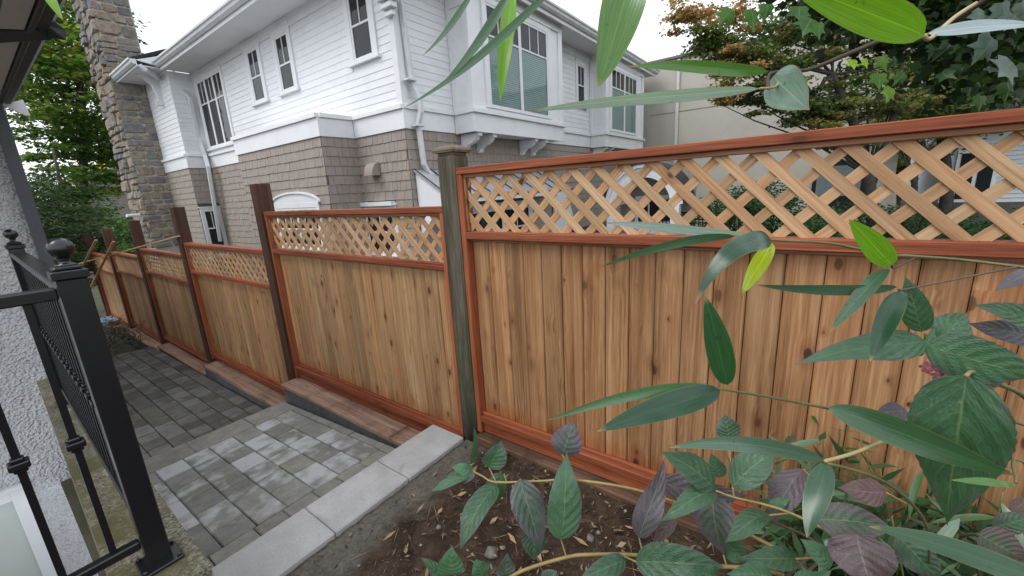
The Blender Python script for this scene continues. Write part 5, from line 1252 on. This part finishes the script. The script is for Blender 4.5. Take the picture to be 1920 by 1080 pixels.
for px, py, d, rx, rz, lb, sd in [(1370, 405, 9.0, .75, .55, 'dense dark green shrub beside the black trellis', 51), (1440, 395, 9.4, .55, .75, 'taller loose shrub against the beige building', 52), (1540, 430, 9.0, .8, .45, 'low green shrub below the dark window of the beige building', 53), (1610, 420, 10, .9, .5, 'rounded green shrub beneath the maple trunk', 54), (1710, 440, 9.5, .9, .5, 'dark low shrub at the foot of the slim dark tree', 55), (1480, 440, 8.5, .9, .4, 'dark hedge-like shrub between the tall loose shrub and the low green one', 56), (1830, 430, 10.5, 1.1, .45, 'low shrub before the stone base of the pale house', 57)]:
    c = at_d(px, py, d); b = c.copy(); b.z = -2.8
    tree('garden_shrub', lb, 'shrub', b, c, .04, c, (rx, rx*.8, rz), 46, 90, .075, PS, sd, .6, .32, .3, 8, 'shrubs behind the fence')
clump_mass()
# ------------------------------------------------------------------ ivy hanging from the upper right
def ivy():
    random.seed(61); r = empty('ivy_vine', (1.2, 1.35, -1.66), 'dark ivy vine with lobed leaves hanging over the fence panel behind the hydrangeas', 'ivy')
    def pt(px, py, d): return at_d(px, py, d)
    # woody vine rises beside the far post and arches over
    root = Vector((1.2, 1.35, -1.68)); m = MB(); ends = []
    for k in range(9):
        e = pt(random.uniform(1560, 1900), random.uniform(-120, 120), random.uniform(1.5, 2.2)); mid = Vector((1.15, 1.3, .9)) + Vector((random.uniform(-.2, .2), random.uniform(-.2, .2), random.uniform(-.1, .3)))
        m.tube([root + Vector((random.uniform(-.04, .04), random.uniform(-.04, .04), 0)), Vector((1.2, 1.33, 0)), mid, mid.lerp(e, .5) + Vector((0, 0, .08)), e], [.02, .017, .012, .008, .003], 7)
    m.build('woody_stem', TWIG, r, True)
    # dense small leaves of the mass
    cs = []; rs = []
    for k in range(300):
        px = 1480 + 500*random.random()**.7; lim = 40 + (px-1480)*.42; py = random.uniform(-220, min(lim, 205)*random.random()**.35); cs.append(pt(px, py, random.uniform(1.55, 2.5))); rs.append(random.uniform(.08, .16))
    V, c = leaf_cloud(cs, rs, 44, .046, [(.018, .042, .014), (.03, .065, .02), (.045, .085, .026), (.02, .028, .016)], .9, 62, .9, .6, 1.1); o = cloud_obj('leaf_mass', V, c, IVYM, r); o['kind'] = 'stuff'
    t = NT('ivy_leaf'); n = t.noise(t.rndvec(), 30, 3); sp_ = t.n('ShaderNodeSeparateXYZ'); t.l(t.tc.outputs['UV'], sp_.inputs[0])
    cc = t.mix(1.0, t.oi.outputs['Color'], _gray(t, t.mapr(n, .3, .7, .75, 1.3)), 'MULTIPLY'); cc = t.mix(t.mapr(sp_.outputs[0], 0, .05, .5, 0), cc, (.16, .22, .14)); leaf_bsdf(t, cc, .45, .3, .3)
    OUT = [(0, 0), (-.28, -.10), (-.52, .06), (-.40, .28), (-.62, .55), (-.30, .55), (-.16, .72), (0, 1.12), (.16, .72), (.30, .55), (.62, .55), (.40, .28), (.52, .06), (.28, -.10)]
    def lobed(px, py, d, size, ang, col, tx=0., ty=0.):
        size *= .56
        c = pt(px, py, d); R = Vector(_R); U = Vector(-_D); Fw = Vector(_f); ca, sa = cos(ang), sin(ang); V = [Vector((0, 0, 0)), ]; UVs = [(0, 0)]
        for x, y in OUT[1:] + []:
            X = (x*ca-y*sa)*size; Y = (x*sa+y*ca)*size; V.append(R*X + U*Y + Fw*(abs(x)*size*.25 + tx*X + ty*Y)); UVs.append((abs(x), y))
        V.append(V[0]*0 + (R*(-.45*sa) + U*(.45*ca))*size); UVs.append((0, .45)); k = len(V)-1; ring_ = list(range(0, k))
        F = [(k, ring_[i], ring_[(i+1) % len(ring_)]) for i in range(len(ring_))]
        o = link_mesh('leaf', mk_mesh('leaf', V, F, t.m, True, UVs), c, r); o.color = (*col, 1)
    GR = [(.075, .115, .095), (.10, .14, .12), (.06, .10, .075)]
    for px, py, d, s, a, col in [(1862, 72, 1.15, .10, 2.6, GR[0]), (1900, 118, 1.0, .10, 2.2, GR[1]), (1840, 18, 1.2, .085, 2.9, GR[1]), (1880, 5, 1.2, .09, 3.4, GR[0]), (1905, 30, 1.1, .08, 2.4, GR[2]), (1856, 60, 1.3, .07, 1.4, GR[2]), (1915, 5, 1.2, .08, 3.6, GR[1]),
          (1370, 18, 1.3, .055, 2.5, (.05, .14, .02)), (1410, 20, 1.3, .06, 3.3, (.045, .13, .02)), (1440, 8, 1.3, .05, 3.0, (.04, .11, .02)), (1522, 35, 1.25, .07, 2.6, (.04, .12, .02)), (1536, 42, 1.25, .05, 3.2, (.05, .15, .02)), (1500, 12, 1.3, .06, 3.0, (.035, .10, .02)),
          (1600, 112, 1.6, .045, 3.0, (.28, .42, .03)), (1622, 110, 1.6, .04, 3.4, (.26, .40, .03)), (1672, 165, 1.6, .06, 2.8, (.14, .26, .02)), (1650, 138, 1.6, .06, 3.1, (.07, .16, .02)), (1655, 105, 1.6, .06, 3.5, (.09, .18, .02)), (1695, 138, 1.6, .05, 2.5, (.05, .12, .02)), (1840, 180, 1.4, .07, 3.1, (.035, .08, .015)), (1890, 155, 1.3, .08, 3.3, (.03, .07, .015))]: lobed(px, py, d, s*(1.75 if px < 1700 else 1.25), a, col, random.uniform(-.3, .3), random.uniform(-.3, .3))
    for k in range(55):
        px = 1560 + 380*random.random()**.8; lim = 30 + (px-1480)*.42; py = random.uniform(-30, min(lim, 200)); b = random.uniform(.6, 1.3)
        lobed(px, py, random.uniform(1.3, 1.9), random.uniform(.05, .085), random.uniform(2.2, 4.1), (.018*b, .045*b, .014*b), random.uniform(-.8, .8), random.uniform(-.8, .8))
ivy()
